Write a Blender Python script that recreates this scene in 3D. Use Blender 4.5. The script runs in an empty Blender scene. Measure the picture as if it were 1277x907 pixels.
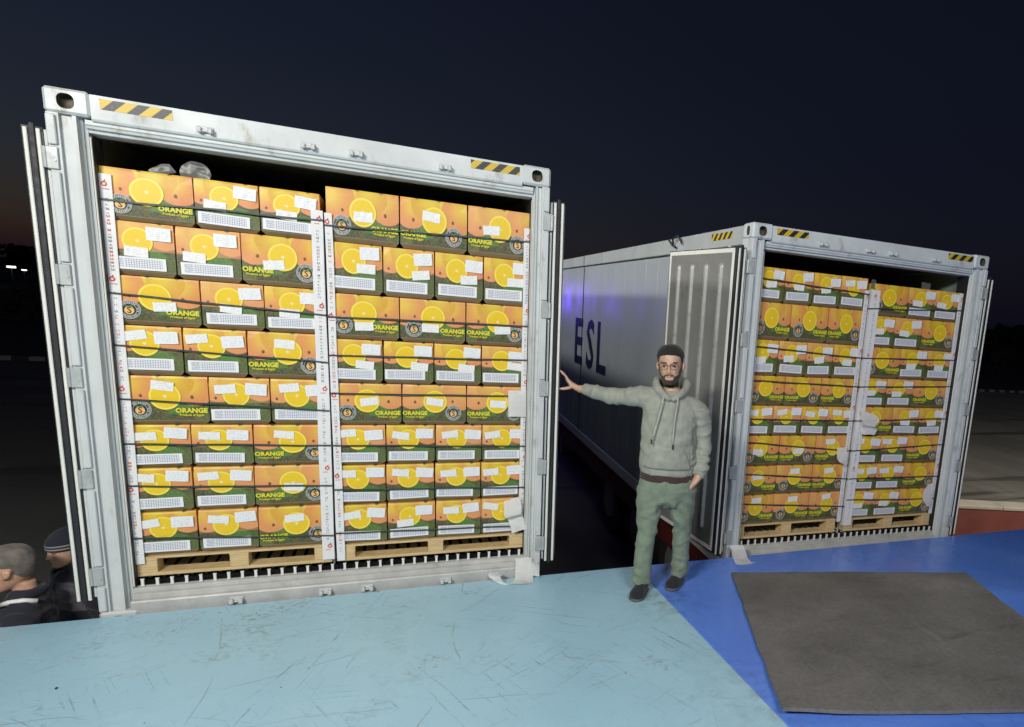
import bpy, bmesh, math, random
import numpy as np
from mathutils import Vector, Matrix, noise
random.seed(7)
rad = math.radians
SC = bpy.context.scene
COL = SC.collection

# ------------------------------------------------------------------ camera
CAM = Vector((1.5588573, -4.63140504, 2.05894434))
yaw, pit, rol = rad(26.34403736), rad(-11.12063127), rad(4.64825331)
f0 = Vector((math.sin(yaw), math.cos(yaw), 0)); r0 = Vector((math.cos(yaw), -math.sin(yaw), 0)); u0 = Vector((0, 0, 1))
fw = f0 * math.cos(pit) + u0 * math.sin(pit); up = u0 * math.cos(pit) - f0 * math.sin(pit)
rt = r0 * math.cos(rol) + up * math.sin(rol); up = up * math.cos(rol) - r0 * math.sin(rol)
cam_d = bpy.data.cameras.new('camera'); cam = bpy.data.objects.new('camera', cam_d); COL.objects.link(cam)
cam.matrix_world = Matrix(((rt.x, up.x, -fw.x, CAM.x), (rt.y, up.y, -fw.y, CAM.y), (rt.z, up.z, -fw.z, CAM.z), (0, 0, 0, 1)))
cam_d.sensor_fit = 'HORIZONTAL'; cam_d.sensor_width = 36
cam_d.lens = 829.224 / 1277 * 36
cam_d.shift_x = -265.335 / 1277; cam_d.shift_y = 101.073 / 1277
cam_d.clip_start = 0.05; cam_d.clip_end = 3000
SC.camera = cam

# ------------------------------------------------------------------ world, exposure
W = bpy.data.worlds.new('World'); SC.world = W; W.use_nodes = True
wn = W.node_tree; bg = wn.nodes['Background']
sky = wn.nodes.new('ShaderNodeTexSky'); sky.sky_type = 'NISHITA'; sky.sun_disc = False
sky.sun_elevation = rad(-4.0); sky.sun_rotation = rad(-34)
sky.altitude = 50; sky.air_density = 1.0; sky.dust_density = 1.2; sky.ozone_density = 1.6
night = wn.nodes.new('ShaderNodeMixRGB'); night.blend_type = 'ADD'; night.inputs[0].default_value = 1.0
night.inputs[2].default_value = (0.018, 0.023, 0.058, 1)          # moonless night-sky glow on top of the last dusk
wn.links.new(sky.outputs[0], night.inputs[1]); wn.links.new(night.outputs[0], bg.inputs[0]); bg.inputs[1].default_value = 0.15
SC.view_settings.view_transform = 'Standard'; SC.view_settings.look = 'None'
SC.view_settings.exposure = 0.0; SC.view_settings.gamma = 1.0

# ------------------------------------------------------------------ lamps of the loading bay (behind the camera)
def area(name, loc, target, power, sx, sy, col):
    d = bpy.data.lights.new(name, 'AREA'); d.shape = 'RECTANGLE'; d.size = sx; d.size_y = sy; d.energy = power; d.color = col
    o = bpy.data.objects.new(name, d); COL.objects.link(o); o.location = loc
    o.rotation_euler = (Vector(target) - Vector(loc)).to_track_quat('-Z', 'Y').to_euler()
    return o
area('dock_flood_lamp', (-1.3, -5.4, 4.3), (1.8, 0.2, 1.2), 350, 1.6, 0.5, (1.0, 0.975, 0.92))
area('dock_flood_lamp.001', (2.6, -6.8, 4.9), (4.4, -0.4, 0.9), 180, 1.6, 0.5, (0.95, 0.97, 1.0))
def flood(name, loc, target, power, deg, col, soft):
    d = bpy.data.lights.new(name, 'SPOT'); d.energy = power; d.spot_size = rad(deg); d.spot_blend = 0.6; d.color = col; d.shadow_soft_size = soft
    o = bpy.data.objects.new(name, d); COL.objects.link(o); o.location = loc
    o.rotation_euler = (Vector(target) - Vector(loc)).to_track_quat('-Z', 'Y').to_euler()
flood('yard_flood_lamp', (9.5, -1.5, 6.5), (14.0, 6.5, -1.2), 2000, 90, (1.0, 0.94, 0.82), 0.3)
# mast lamps of the yard to the left: they reach the far container's side over the near container's roof
flood('mast_lamp', (-9.0, 5.0, 7.7), (4.0, 4.2, 2.3), 3700, 44, (1.0, 0.98, 0.93), 0.35)
flood('mast_lamp.001', (-4.5, 6.0, 10.3), (4.0, 4.6, 1.7), 2900, 50, (1.0, 0.98, 0.93), 0.55)

# ------------------------------------------------------------------ node helpers
class NT:
    def __init__(s, name):
        s.m = bpy.data.materials.new(name); s.m.use_nodes = True; s.t = s.m.node_tree
        s.b = s.t.nodes['Principled BSDF']; s._tc = None
    def new(s, k): return s.t.nodes.new(k)
    def put(s, sock, v):
        if isinstance(v, (int, float)): sock.default_value = v
        elif isinstance(v, (tuple, list)): sock.default_value = tuple(v) + ((1,) if len(v) == 3 and sock.type == 'RGBA' else ())
        else: s.t.links.new(v, sock)
    def math(s, op, a, b=0.0, c=0.0, clamp=False):
        n = s.new('ShaderNodeMath'); n.operation = op; n.use_clamp = clamp
        s.put(n.inputs[0], a); s.put(n.inputs[1], b); s.put(n.inputs[2], c); return n.outputs[0]
    def mix(s, f, a, b, kind='MIX'):
        n = s.new('ShaderNodeMixRGB'); n.blend_type = kind
        s.put(n.inputs[0], f); s.put(n.inputs[1], a); s.put(n.inputs[2], b); return n.outputs[0]
    def coord(s, out='Object'):
        if s._tc is None: s._tc = s.new('ShaderNodeTexCoord')
        return s._tc.outputs[out]
    def xyz(s, v=None):
        n = s.new('ShaderNodeSeparateXYZ'); s.put(n.inputs[0], v if v is not None else s.coord()); return n.outputs
    def vec(s, x, y, z):
        n = s.new('ShaderNodeCombineXYZ'); s.put(n.inputs[0], x); s.put(n.inputs[1], y); s.put(n.inputs[2], z); return n.outputs[0]
    def map(s, v, scale=(1, 1, 1), loc=(0, 0, 0), rot=(0, 0, 0)):
        n = s.new('ShaderNodeMapping'); s.put(n.inputs[0], v); n.inputs['Scale'].default_value = scale
        n.inputs['Location'].default_value = loc; n.inputs['Rotation'].default_value = rot; return n.outputs[0]
    def noise(s, v=None, scale=5, detail=4, rough=0.55, dist=0.0, out=0):
        n = s.new('ShaderNodeTexNoise'); s.put(n.inputs['Vector'], v if v is not None else s.coord())
        n.inputs['Scale'].default_value = scale; n.inputs['Detail'].default_value = detail
        n.inputs['Roughness'].default_value = rough; n.inputs['Distortion'].default_value = dist; return n.outputs[out]
    def voro(s, v=None, scale=5, feat='F1', out=0):
        n = s.new('ShaderNodeTexVoronoi'); n.feature = feat; s.put(n.inputs['Vector'], v if v is not None else s.coord())
        n.inputs['Scale'].default_value = scale; return n.outputs[out]
    def ramp(s, f, stops, interp='LINEAR'):
        n = s.new('ShaderNodeValToRGB'); n.color_ramp.interpolation = interp; e = n.color_ramp.elements
        while len(e) < len(stops): e.new(0.5)
        for i, (p, c) in enumerate(stops):
            e[i].position = p; e[i].color = (c if isinstance(c, tuple) else (c, c, c)) + (1,) if not (isinstance(c, tuple) and len(c) == 4) else c
        s.put(n.inputs[0], f); return n.outputs[0]
    def range(s, v, a, b, lo=0.0, hi=1.0, smooth=True):
        n = s.new('ShaderNodeMapRange'); n.interpolation_type = 'SMOOTHSTEP' if smooth else 'LINEAR'
        s.put(n.inputs[0], v); n.inputs[1].default_value = a; n.inputs[2].default_value = b
        n.inputs[3].default_value = lo; n.inputs[4].default_value = hi; return n.outputs[0]
    def bump(s, h, strength=0.3, dist=0.01):
        n = s.new('ShaderNodeBump'); s.put(n.inputs['Height'], h); n.inputs['Strength'].default_value = strength
        n.inputs['Distance'].default_value = dist; s.t.links.new(n.outputs[0], s.b.inputs['Normal'])
    def done(s, col=None, rough=None, metal=None, spec=None):
        if col is not None: s.put(s.b.inputs['Base Color'], col)
        if rough is not None: s.put(s.b.inputs['Roughness'], rough)
        if metal is not None: s.put(s.b.inputs['Metallic'], metal)
        if spec is not None: s.put(s.b.inputs['Specular IOR Level'], spec)
        return s.m

def worn(name, col, rough=0.5, metal=0.0, var=0.12, scale=6, bump=0.1, bscale=60, dirt=None, dirt_amt=0.0, spec=None):
    n = NT(name)
    a = n.noise(scale=scale, detail=6)
    dark = tuple(c * (1 - var) for c in col); lite = tuple(min(1, c * (1 + var)) for c in col)
    c = n.ramp(a, [(0.3, dark), (0.7, lite)])
    if dirt:
        d = n.noise(n.map(n.coord(), (1, 1, 0.45)), scale=scale * 2.3, detail=8, rough=0.7)
        c = n.mix(n.range(d, 0.62 - dirt_amt, 0.78 - dirt_amt * 0.5, 0, 0.8), c, dirt)
    if bump: n.bump(n.noise(scale=bscale, detail=3), bump, 0.004)
    rr = n.range(n.noise(scale=scale * 1.7), 0.3, 0.7, max(0.02, rough - 0.08), min(1, rough + 0.1))
    return n.done(c, rr, metal, spec)

# ------------------------------------------------------------------ mesh helpers
class MB:
    def __init__(s): s.v = []; s.f = []; s.mi = []
    def add(s, vs, fs, mi=0):
        o = len(s.v); s.v += [tuple(v) for v in vs]; s.f += [tuple(i + o for i in f) for f in fs]; s.mi += [mi] * len(fs); return s
    def box(s, x0, x1, y0, y1, z0, z1, mi=0, bev=0.0):
        if bev:
            b = min(bev, (x1 - x0) / 2.1, (y1 - y0) / 2.1, (z1 - z0) / 2.1)
            return s.rbox(x0, x1, y0, y1, z0, z1, b, mi)
        vs = [(x, y, z) for z in (z0, z1) for y in (y0, y1) for x in (x0, x1)]
        return s.add(vs, [(0, 2, 3, 1), (4, 5, 7, 6), (0, 1, 5, 4), (2, 6, 7, 3), (0, 4, 6, 2), (1, 3, 7, 5)], mi)
    def rbox(s, x0, x1, y0, y1, z0, z1, b, mi=0):      # chamfered box
        X, Y, Z = (x0, x1), (y0, y1), (z0, z1); vs = []; idx = {}
        for i in (0, 1):
            for j in (0, 1):
                for k in (0, 1):
                    sx, sy, sz = (1, -1)[i], (1, -1)[j], (1, -1)[k]
                    for a in range(3):
                        p = [X[i] + sx * b, Y[j] + sy * b, Z[k] + sz * b]; p[a] -= (sx, sy, sz)[a] * b
                        idx[i, j, k, a] = len(vs); vs.append(tuple(p))
        fs = []
        for a in range(3):
            o = [q for q in range(3) if q != a]
            for e in (0, 1):
                q = []
                for m in ((0, 0), (1, 0), (1, 1), (0, 1)):
                    key = [0, 0, 0]; key[a] = e; key[o[0]] = m[0]; key[o[1]] = m[1]; q.append(idx[key[0], key[1], key[2], a])
                fs.append(tuple(q))
        for a in range(3):
            o = [q for q in range(3) if q != a]
            for m in ((0, 0), (1, 0), (1, 1), (0, 1)):
                k0 = [0, 0, 0]; k1 = [0, 0, 0]; k1[a] = 1
                for q in (0, 1): k0[o[q]] = m[q]; k1[o[q]] = m[q]
                fs.append((idx[(*k0, o[0])], idx[(*k1, o[0])], idx[(*k1, o[1])], idx[(*k0, o[1])]))
        for i in (0, 1):
            for j in (0, 1):
                for k in (0, 1): fs.append(tuple(idx[i, j, k, a] for a in range(3)))
        return s.add(vs, fs, mi)
    def prism(s, prof, a0, a1, axis, mi=0):            # profile swept along an axis; prof holds the other two coordinates in order
        n = len(prof)
        def P(p, a):
            return {'x': (a, p[0], p[1]), 'y': (p[0], a, p[1]), 'z': (p[0], p[1], a)}[axis]
        vs = [P(p, a0) for p in prof] + [P(p, a1) for p in prof]
        fs = [(i, (i + 1) % n, n + (i + 1) % n, n + i) for i in range(n)] + [tuple(range(n))[::-1], tuple(range(n, 2 * n))]
        return s.add(vs, fs, mi)
    def tube(s, pts, r, n=8, mi=0, caps=True):
        pts = [Vector(p) for p in pts]; rs = r if isinstance(r, (list, tuple)) else [r] * len(pts); vs = []; fs = []; prev = None
        for i, p in enumerate(pts):
            t = (pts[min(i + 1, len(pts) - 1)] - pts[max(i - 1, 0)]).normalized()
            if prev is None: a = t.orthogonal().normalized()
            else: a = (prev - t * prev.dot(t)).normalized()
            prev = a; b = t.cross(a)
            vs += [p + (a * math.cos(k * 2 * math.pi / n) + b * math.sin(k * 2 * math.pi / n)) * rs[i] for k in range(n)]
        for i in range(len(pts) - 1):
            for k in range(n): fs.append((i * n + k, i * n + (k + 1) % n, (i + 1) * n + (k + 1) % n, (i + 1) * n + k))
        if caps: fs += [tuple(range(n))[::-1], tuple(range((len(pts) - 1) * n, len(pts) * n))]
        return s.add(vs, fs, mi)
    def disc(s, cx, cz, r, y, n=24, mi=0, th=0.0006, r2=None, a0=0.0, a1=2 * math.pi):   # flat disc or ring facing -Y
        full = abs(a1 - a0 - 2 * math.pi) < 1e-6; m = n if full else n + 1
        an = [a0 + (a1 - a0) * k / n for k in range(m)]
        if r2 is None:
            vs = [(cx + r * math.cos(a), y, cz + r * math.sin(a)) for a in an] + [(cx + r * math.cos(a), y + th, cz + r * math.sin(a)) for a in an]
            fs = [tuple(range(m))] + [(k, m + k, m + (k + 1) % m, (k + 1) % m) for k in range(m)]
        else:
            vs = [(cx + q * math.cos(a), y, cz + q * math.sin(a)) for q in (r, r2) for a in an]
            fs = [(k, (k + 1) % m, m + (k + 1) % m, m + k) for k in range(m if full else m - 1)]
        return s.add(vs, fs, mi)
    def mesh(s, name, mats, smooth=False, fix=True):
        me = bpy.data.meshes.new(name); me.from_pydata(s.v, [], s.f)
        for m in (mats if isinstance(mats, (list, tuple)) else [mats]): me.materials.append(m)
        me.polygons.foreach_set('material_index', s.mi)
        if fix:
            bm = bmesh.new(); bm.from_mesh(me); bmesh.ops.recalc_face_normals(bm, faces=bm.faces); bm.to_mesh(me); bm.free()
        if smooth: me.polygons.foreach_set('use_smooth', [True] * len(me.polygons))
        me.update(); return me
    def obj(s, name, mats, parent=None, **k): return link(name, s.mesh(name, mats, **k), parent)

def link(name, me, parent=None, loc=None, rot=None, scale=None):
    o = bpy.data.objects.new(name, me); COL.objects.link(o)
    if parent is not None: o.parent = parent
    if loc is not None: o.location = loc
    if rot is not None: o.rotation_euler = rot
    if scale is not None: o.scale = scale
    return o
def tag(o, label=None, cat=None, group=None, kind=None):
    for k, v in (('label', label), ('category', cat), ('group', group), ('kind', kind)):
        if v: o[k] = v
    return o
def empty(name, loc=(0, 0, 0), rz=0.0): return link(name, None, None, loc, (0, 0, rz))

def text_mesh(txt, size, mats, offset=0.0, shear=0.0, extrude=0.0004, spacing=1.0, sx=1.0):
    c = bpy.data.curves.new('lettering', 'FONT'); c.body = txt; c.size = size; c.align_x = 'CENTER'; c.align_y = 'CENTER'
    c.offset = offset; c.shear = shear; c.extrude = extrude; c.space_character = spacing; c.resolution_u = 2
    o = bpy.data.objects.new('lettering', c); COL.objects.link(o); bpy.context.view_layer.update()
    me = bpy.data.meshes.new_from_object(o.evaluated_get(bpy.context.evaluated_depsgraph_get()))
    bpy.data.objects.remove(o); bpy.data.curves.remove(c)
    co = np.empty(len(me.vertices) * 3, 'f'); me.vertices.foreach_get('co', co); co = co.reshape(-1, 3)
    co = np.stack([co[:, 0] * sx, -co[:, 2], co[:, 1]], 1)      # stand up, facing -Y
    me.vertices.foreach_set('co', co.ravel()); me.materials.clear()
    for m in (mats if isinstance(mats, (list, tuple)) else [mats]): me.materials.append(m)
    me.update(); return me
def join_meshes(name, items, mats):                              # items: (mesh, material index, offset) -> one mesh
    mb = MB()
    for me, mi, off in items:
        mb.add([(v.co.x + off[0], v.co.y + off[1], v.co.z + off[2]) for v in me.vertices], [tuple(p.vertices) for p in me.polygons], mi)
    return mb.mesh(name, mats, fix=False)

# ------------------------------------------------------------------ materials
M = {}
M['frame'] = worn('container_paint', (0.56, 0.585, 0.575), 0.45, 0, 0.09, 3, 0.12, 30, (0.27, 0.23, 0.18), 0.075)
M['frame2'] = worn('container_paint_blueish', (0.56, 0.595, 0.60), 0.45, 0, 0.09, 3, 0.12, 30, (0.27, 0.24, 0.20), 0.075)
M['alu'] = worn('bare_aluminium', (0.50, 0.50, 0.48), 0.45, 0.15, 0.15, 9, 0.08, 80, (0.30, 0.28, 0.25), 0.06)
M['tbar'] = worn('floor_aluminium', (0.70, 0.70, 0.67), 0.5, 0.0, 0.1, 20, 0.0)
M['hinge'] = worn('hinge_steel', (0.44, 0.46, 0.45), 0.5, 0.3, 0.15, 14, 0.1)
M['liner'] = worn('liner_panel', (0.20, 0.26, 0.24), 0.5, 0, 0.08, 3, 0.0)
M['rubber'] = worn('black_rubber', (0.016, 0.017, 0.02), 0.55, 0, 0.2, 12, 0.1)
M['white_trim'] = worn('white_seal_trim', (0.74, 0.73, 0.66), 0.5, 0, 0.06, 6, 0.05, 60, (0.4, 0.37, 0.3), 0.02)
M['door_face'] = worn('door_inner_sheet', (0.24, 0.237, 0.225), 0.36, 0.15, 0.12, 3, 0.08, 30, (0.11, 0.105, 0.09), 0.05)
M['door_rib'] = worn('door_rib_sheet', (0.33, 0.33, 0.31), 0.33, 0.15, 0.1, 5, 0.05)
M['hole'] = worn('casting_pocket', (0.10, 0.085, 0.06), 0.7, 0, 0.3, 30, 0.1)
M['side'] = worn('side_panel_paint', (0.34, 0.375, 0.39), 0.36, 0, 0.06, 0.8, 0.05, 3, (0.20, 0.21, 0.20), 0.02)
M['rib'] = worn('side_seam_paint', (0.43, 0.465, 0.475), 0.35, 0, 0.06, 3, 0.0)
M['navy'] = worn('navy_lettering', (0.007, 0.008, 0.026), 0.45, 0, 0.15, 5, 0.0)
M['wood'] = None
M['red'] = worn('red_chassis_paint', (0.10, 0.016, 0.014), 0.5, 0, 0.25, 6, 0.1, 40, (0.05, 0.03, 0.02), 0.05)
M['tyre'] = worn('tyre_rubber', (0.02, 0.02, 0.02), 0.8, 0, 0.2, 12, 0.1)
M['rim'] = worn('wheel_rim', (0.25, 0.25, 0.25), 0.5, 0.5, 0.2, 12, 0.1)
M['strap'] = worn('strapping', (0.045, 0.055, 0.048), 0.35, 0, 0.2, 30, 0.0)
M['paper'] = worn('white_paper', (0.93, 0.93, 0.92), 0.6, 0, 0.03, 12, 0.15, 40)
M['greyplastic'] = worn('grey_plastic_wrap', (0.30, 0.31, 0.29), 0.35, 0, 0.15, 9, 0.2, 20)
def mat_wrap():
    n = NT('grey_plastic_wrap'); tr = n.new('ShaderNodeBsdfTransparent'); mx = n.new('ShaderNodeMixShader'); mx.inputs[0].default_value = 0.55
    n.t.links.new(tr.outputs[0], mx.inputs[1]); n.t.links.new(n.b.outputs[0], mx.inputs[2]); n.t.links.new(mx.outputs[0], n.t.nodes['Material Output'].inputs[0])
    return n.done((0.26, 0.27, 0.25), 0.3)
M['greyplastic'] = mat_wrap()
M['board'] = worn('white_edge_board', (0.76, 0.75, 0.74), 0.55, 0, 0.04, 8, 0.05)
M['ink_red'] = worn('red_print', (0.62, 0.10, 0.06), 0.6, 0, 0.1, 20, 0.0)
M['ink_grey'] = worn('grey_print', (0.30, 0.29, 0.30), 0.6, 0, 0.1, 20, 0.0)
M['ink_black'] = worn('black_print', (0.015, 0.02, 0.02), 0.45, 0, 0.15, 30, 0.0)
M['ink_white'] = worn('white_print', (0.62, 0.64, 0.60), 0.45, 0, 0.1, 30, 0.0)
M['ink_yellow'] = worn('yellow_print', (0.74, 0.62, 0.03), 0.45, 0, 0.1, 30, 0.0)
M['ink_green'] = worn('green_print', (0.05, 0.22, 0.04), 0.45, 0, 0.1, 30, 0.0)
M['ink_peach'] = worn('peach_print', (0.80, 0.46, 0.16), 0.45, 0, 0.12, 40, 0.0)
M['leafdark'] = worn('dark_tree_foliage', (0.05, 0.06, 0.035), 0.8, 0, 0.3, 3, 0.0)
M['trunk'] = worn('tree_bark', (0.05, 0.04, 0.03), 0.9, 0, 0.3, 6, 0.1)
M['concrete'] = worn('dock_concrete', (0.30, 0.28, 0.25), 0.85, 0, 0.15, 3, 0.2, 40, (0.15, 0.13, 0.11), 0.04)
M['coping'] = worn('pale_coping', (0.46, 0.42, 0.34), 0.8, 0, 0.12, 4, 0.15, 40)
M['redwall'] = worn('red_brown_wall_paint', (0.20, 0.055, 0.04), 0.7, 0, 0.12, 3, 0.1, 30, (0.12, 0.05, 0.04), 0.03)
M['kerb_white'] = worn('kerb_white_paint', (0.30, 0.29, 0.26), 0.8, 0, 0.15, 3, 0.1)
M['kerb_dark'] = worn('kerb_dark_paint', (0.05, 0.05, 0.05), 0.8, 0, 0.2, 3, 0.1)

def mat_wood():
    n = NT('pallet_pine'); v = n.coord()
    g = n.noise(n.map(v, (2.5, 2.5, 40)), scale=3, detail=6, rough=0.65, dist=0.6)
    c = n.ramp(g, [(0.25, (0.46, 0.31, 0.14)), (0.5, (0.66, 0.49, 0.25)), (0.75, (0.76, 0.61, 0.36))])
    oi = n.new('ShaderNodeObjectInfo')
    c = n.mix(n.math('MULTIPLY', oi.outputs['Random'], 0.3), c, (0.50, 0.34, 0.15))
    n.bump(g, 0.25, 0.004); return n.done(c, 0.7)
M['wood'] = mat_wood()

def mat_hazard(name, pitch=0.098, slope=1.0, mirror=1):
    n = NT(name); x, y, z = n.xyz()
    s = n.math('FRACT', n.math('DIVIDE', n.math('ADD', n.math('MULTIPLY', x, 1.0), n.math('MULTIPLY', z, -slope * mirror)), pitch))
    k = n.range(s, 0.47, 0.53, 0, 1)
    c = n.mix(k, (0.62, 0.42, 0.02), (0.02, 0.02, 0.02))
    c = n.mix(n.range(n.noise(scale=60, detail=6), 0.58, 0.75, 0, 0.5), c, (0.3, 0.28, 0.22))
    return n.done(c, 0.45)
M['hazard'] = mat_hazard('hazard_stripes')

def mat_table():                                                  # printed grid panel, 0.225 x 0.058
    n = NT('table_print'); x, y, z = n.xyz()
    def lines(v, p, w, off=0.0):
        fr = n.math('FRACT', n.math('DIVIDE', n.math('ADD', v, 10 + off), p))
        return n.math('LESS_THAN', fr, w / p)
    inx = n.math('GREATER_THAN', x, -0.062)
    g = n.math('MAXIMUM', n.math('MULTIPLY', lines(x, 0.0112, 0.0032), inx), lines(z, 0.0092, 0.0026))
    rows = n.math('MULTIPLY', n.math('LESS_THAN', x, -0.066), n.range(n.noise(n.map(n.coord(), (190, 1, 420)), scale=1, detail=1), 0.45, 0.6))
    g = n.math('MAXIMUM', g, rows)
    dig = n.math('MULTIPLY', n.range(n.noise(n.map(n.coord(), (260, 1, 330)), scale=1, detail=1), 0.62, 0.7), 0.5)
    g = n.math('MAXIMUM', g, dig)
    ed = n.math('MULTIPLY', n.math('LESS_THAN', n.math('ABSOLUTE', x), 0.104), n.math('LESS_THAN', n.math('ABSOLUTE', z), 0.0225))
    g = n.math('MULTIPLY', g, ed)
    return n.done(n.mix(n.math('MULTIPLY', g, 0.7), (0.78, 0.78, 0.78), (0.16, 0.18, 0.30)), 0.5)
M['table'] = mat_table()
def mat_sticker(name, tint):
    n = NT(name); x, y, z = n.xyz()
    row = n.math('LESS_THAN', n.math('FRACT', n.math('DIVIDE', n.math('ADD', z, 5.0), 0.0105)), 0.42)
    oi = n.new('ShaderNodeObjectInfo')
    w = n.noise(n.vec(n.math('MULTIPLY', x, 150), n.math('MULTIPLY', oi.outputs['Random'], 40), n.math('MULTIPLY', z, 95)), scale=1, detail=2)
    t = n.math('MULTIPLY', row, n.range(w, 0.47, 0.6))
    ed = n.math('MULTIPLY', n.math('LESS_THAN', n.math('ABSOLUTE', x), 0.043), n.math('LESS_THAN', n.math('ABSOLUTE', z), 0.024))
    t = n.math('MULTIPLY', n.math('MULTIPLY', t, ed), 0.42)
    return n.done(n.mix(t, tint, (0.25, 0.27, 0.36)), 0.42)
M['stick_a'] = mat_sticker('sticker_print', (0.80, 0.80, 0.80))
M['stick_b'] = mat_sticker('sticker_print_small', (0.82, 0.81, 0.78))

def mat_slice():
    n = NT('orange_slice_print'); x, y, z = n.xyz()
    r = n.math('SQRT', n.math('ADD', n.math('MULTIPLY', x, x), n.math('MULTIPLY', z, z)))
    a = n.math('ARCTAN2', z, x)
    seg = n.math('ABSOLUTE', n.math('SINE', n.math('MULTIPLY', a, 5.0)))
    flesh = n.mix(n.range(seg, 0.0, 0.28, 0.35, 0.0), (0.82, 0.56, 0.018), (0.88, 0.66, 0.08))
    flesh = n.mix(n.range(n.noise(n.vec(n.math('MULTIPLY', r, 40), n.math('MULTIPLY', a, 6), 0.0), scale=1, detail=3), 0.35, 0.65, 0, 0.3), flesh, (0.76, 0.47, 0.012))
    c = n.mix(n.range(r, 0.0555, 0.058), flesh, (0.86, 0.72, 0.12))
    c = n.mix(n.range(r, 0.062, 0.064), c, (0.84, 0.62, 0.03))
    core = n.math('ADD', r, n.math('MULTIPLY', n.noise(scale=120, detail=1), 0.008))
    c = n.mix(n.range(core, 0.009, 0.014, 0.9, 0), c, (0.88, 0.74, 0.42))
    return n.done(c, 0.4)
M['slice'] = mat_slice()

def mat_carton(name, w, h, mirror, kind):
    n = NT(name); x, y, z = n.xyz()
    if mirror: x = n.math('MULTIPLY', x, -1.0)
    oi = n.new('ShaderNodeObjectInfo'); rnd = oi.outputs['Random']
    wob = n.math('MULTIPLY', n.math('SUBTRACT', n.noise(scale=14, detail=2), 0.5), 0.012)
    def dist(cx, cz, sx=1.0, sz=1.0):
        a = n.math('MULTIPLY', n.math('SUBTRACT', x, cx), sx); b = n.math('MULTIPLY', n.math('SUBTRACT', z, cz), sz)
        return n.math('ADD', n.math('SQRT', n.math('ADD', n.math('MULTIPLY', a, a), n.math('MULTIPLY', b, b))), wob)
    # leaves underneath
    lv = n.voro(n.map(n.coord(), (26, 26, 40), rot=(0, 0.6, 0)), scale=1.0, out=1)
    lx = n.xyz(lv)[0]
    leaf = n.ramp(lx, [(0.0, (0.022, 0.045, 0.014)), (0.35, (0.060, 0.062, 0.030)), (0.6, (0.030, 0.085, 0.020)), (0.85, (0.075, 0.105, 0.030)), (1.0, (0.10, 0.088, 0.045))])
    leaf = n.mix(n.range(n.noise(scale=30, detail=5), 0.35, 0.7, 0, 0.6), leaf, (0.050, 0.048, 0.026))
    big = dist(0.062 * w / 0.4, 0.092, 0.7, 1.25)
    leaf = n.mix(n.range(big, 0.045, 0.050, 0.9, 0), leaf, (0.05, 0.21, 0.035))
    big2 = dist(w * 0.5 - 0.02, 0.045, 1.0, 0.9)
    leaf = n.mix(n.range(big2, 0.05, 0.055, 0.6, 0), leaf, (0.10, 0.165, 0.042))
    c = leaf
    leaf = n.mix(0.22, leaf, (0.115, 0.115, 0.07)); c = leaf
    # fruit
    if kind == 'L': fr = [(-0.02, 0.245, 0.112, 0), (-0.150, 0.205, 0.108, 1), (0.135, 0.205, 0.100, 1), (0.05, 0.235, 0.085, 0)]
    else: fr = [(0.00, 0.250, 0.105, 0), (-0.105, 0.215, 0.088, 1), (0.105, 0.222, 0.088, 1), (-0.03, 0.24, 0.075, 0)]
    for cx, cz, r, t in fr:
        d = dist(cx, cz); m = n.range(d, r - 0.0025, r + 0.0025, 1, 0)
        hl = n.range(dist(cx - r * 0.25, cz + r * 0.18), 0.0, r * 1.05, 1, 0)
        warm = (0.70, 0.28, 0.075) if t else (0.66, 0.36, 0.03)
        fc = n.mix(hl, warm, (0.76, 0.52, 0.055) if t else (0.72, 0.53, 0.03))
        low = n.range(z, cz - r, cz - r * 0.1, 1, 0)
        fc = n.mix(n.math('MULTIPLY', low, 0.7 if t else 0.25), fc, (0.74, 0.28, 0.13))
        c = n.mix(m, c, fc)
    c = n.mix(n.range(n.noise(scale=90, detail=2), 0.4, 0.7, 0, 0.12), c, (0.85, 0.55, 0.08))
    c = n.mix(n.math('MULTIPLY', n.math('MULTIPLY', n.math('GREATER_THAN', z, h * 0.47), n.math('MULTIPLY', rnd, rnd)), 0.6), c, (0.76, 0.36, 0.15))
    # stem ends
    dots = [(-0.112, 0.158, 0.0085), (0.122, 0.152, 0.0095)] if kind == 'L' else [(-0.118, 0.15, 0.008)]
    for cx, cz, r in dots: c = n.mix(n.range(dist(cx, cz, 1.15, 0.9), r * 0.75, r * 1.2, 0.9, 0), c, (0.13, 0.045, 0.012))
    # dark fold notches at the lid edge
    for cx in ((-0.03, 0.10) if kind == 'L' else (0.09,)):
        c = n.mix(n.range(dist(cx, h, 1.0, 1.3), 0.011, 0.013, 0.9, 0), c, (0.085, 0.085, 0.03))
    # raw board under the sloped foot
    c = n.mix(n.range(z, 0.0235, 0.0255, 1, 0, False), c, (0.27, 0.20, 0.12))
    c = n.mix(n.range(y, 0.012, 0.02, 0.0, 0.25), c, (0.33, 0.22, 0.11))
    n.bump(n.noise(n.map(n.coord(), (1, 1, 8)), scale=12, detail=3), 0.10, 0.004)
    return n.done(c, n.range(n.noise(scale=8), 0.3, 0.7, 0.36, 0.5))
M['cartL'] = mat_carton('carton_print_logo_first', 0.40, 0.266, False, 'L')
M['cartR'] = mat_carton('carton_print_logo_last', 0.40, 0.266, True, 'L')
M['cartS'] = mat_carton('carton_print_table', 0.30, 0.266, False, 'S')

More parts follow.
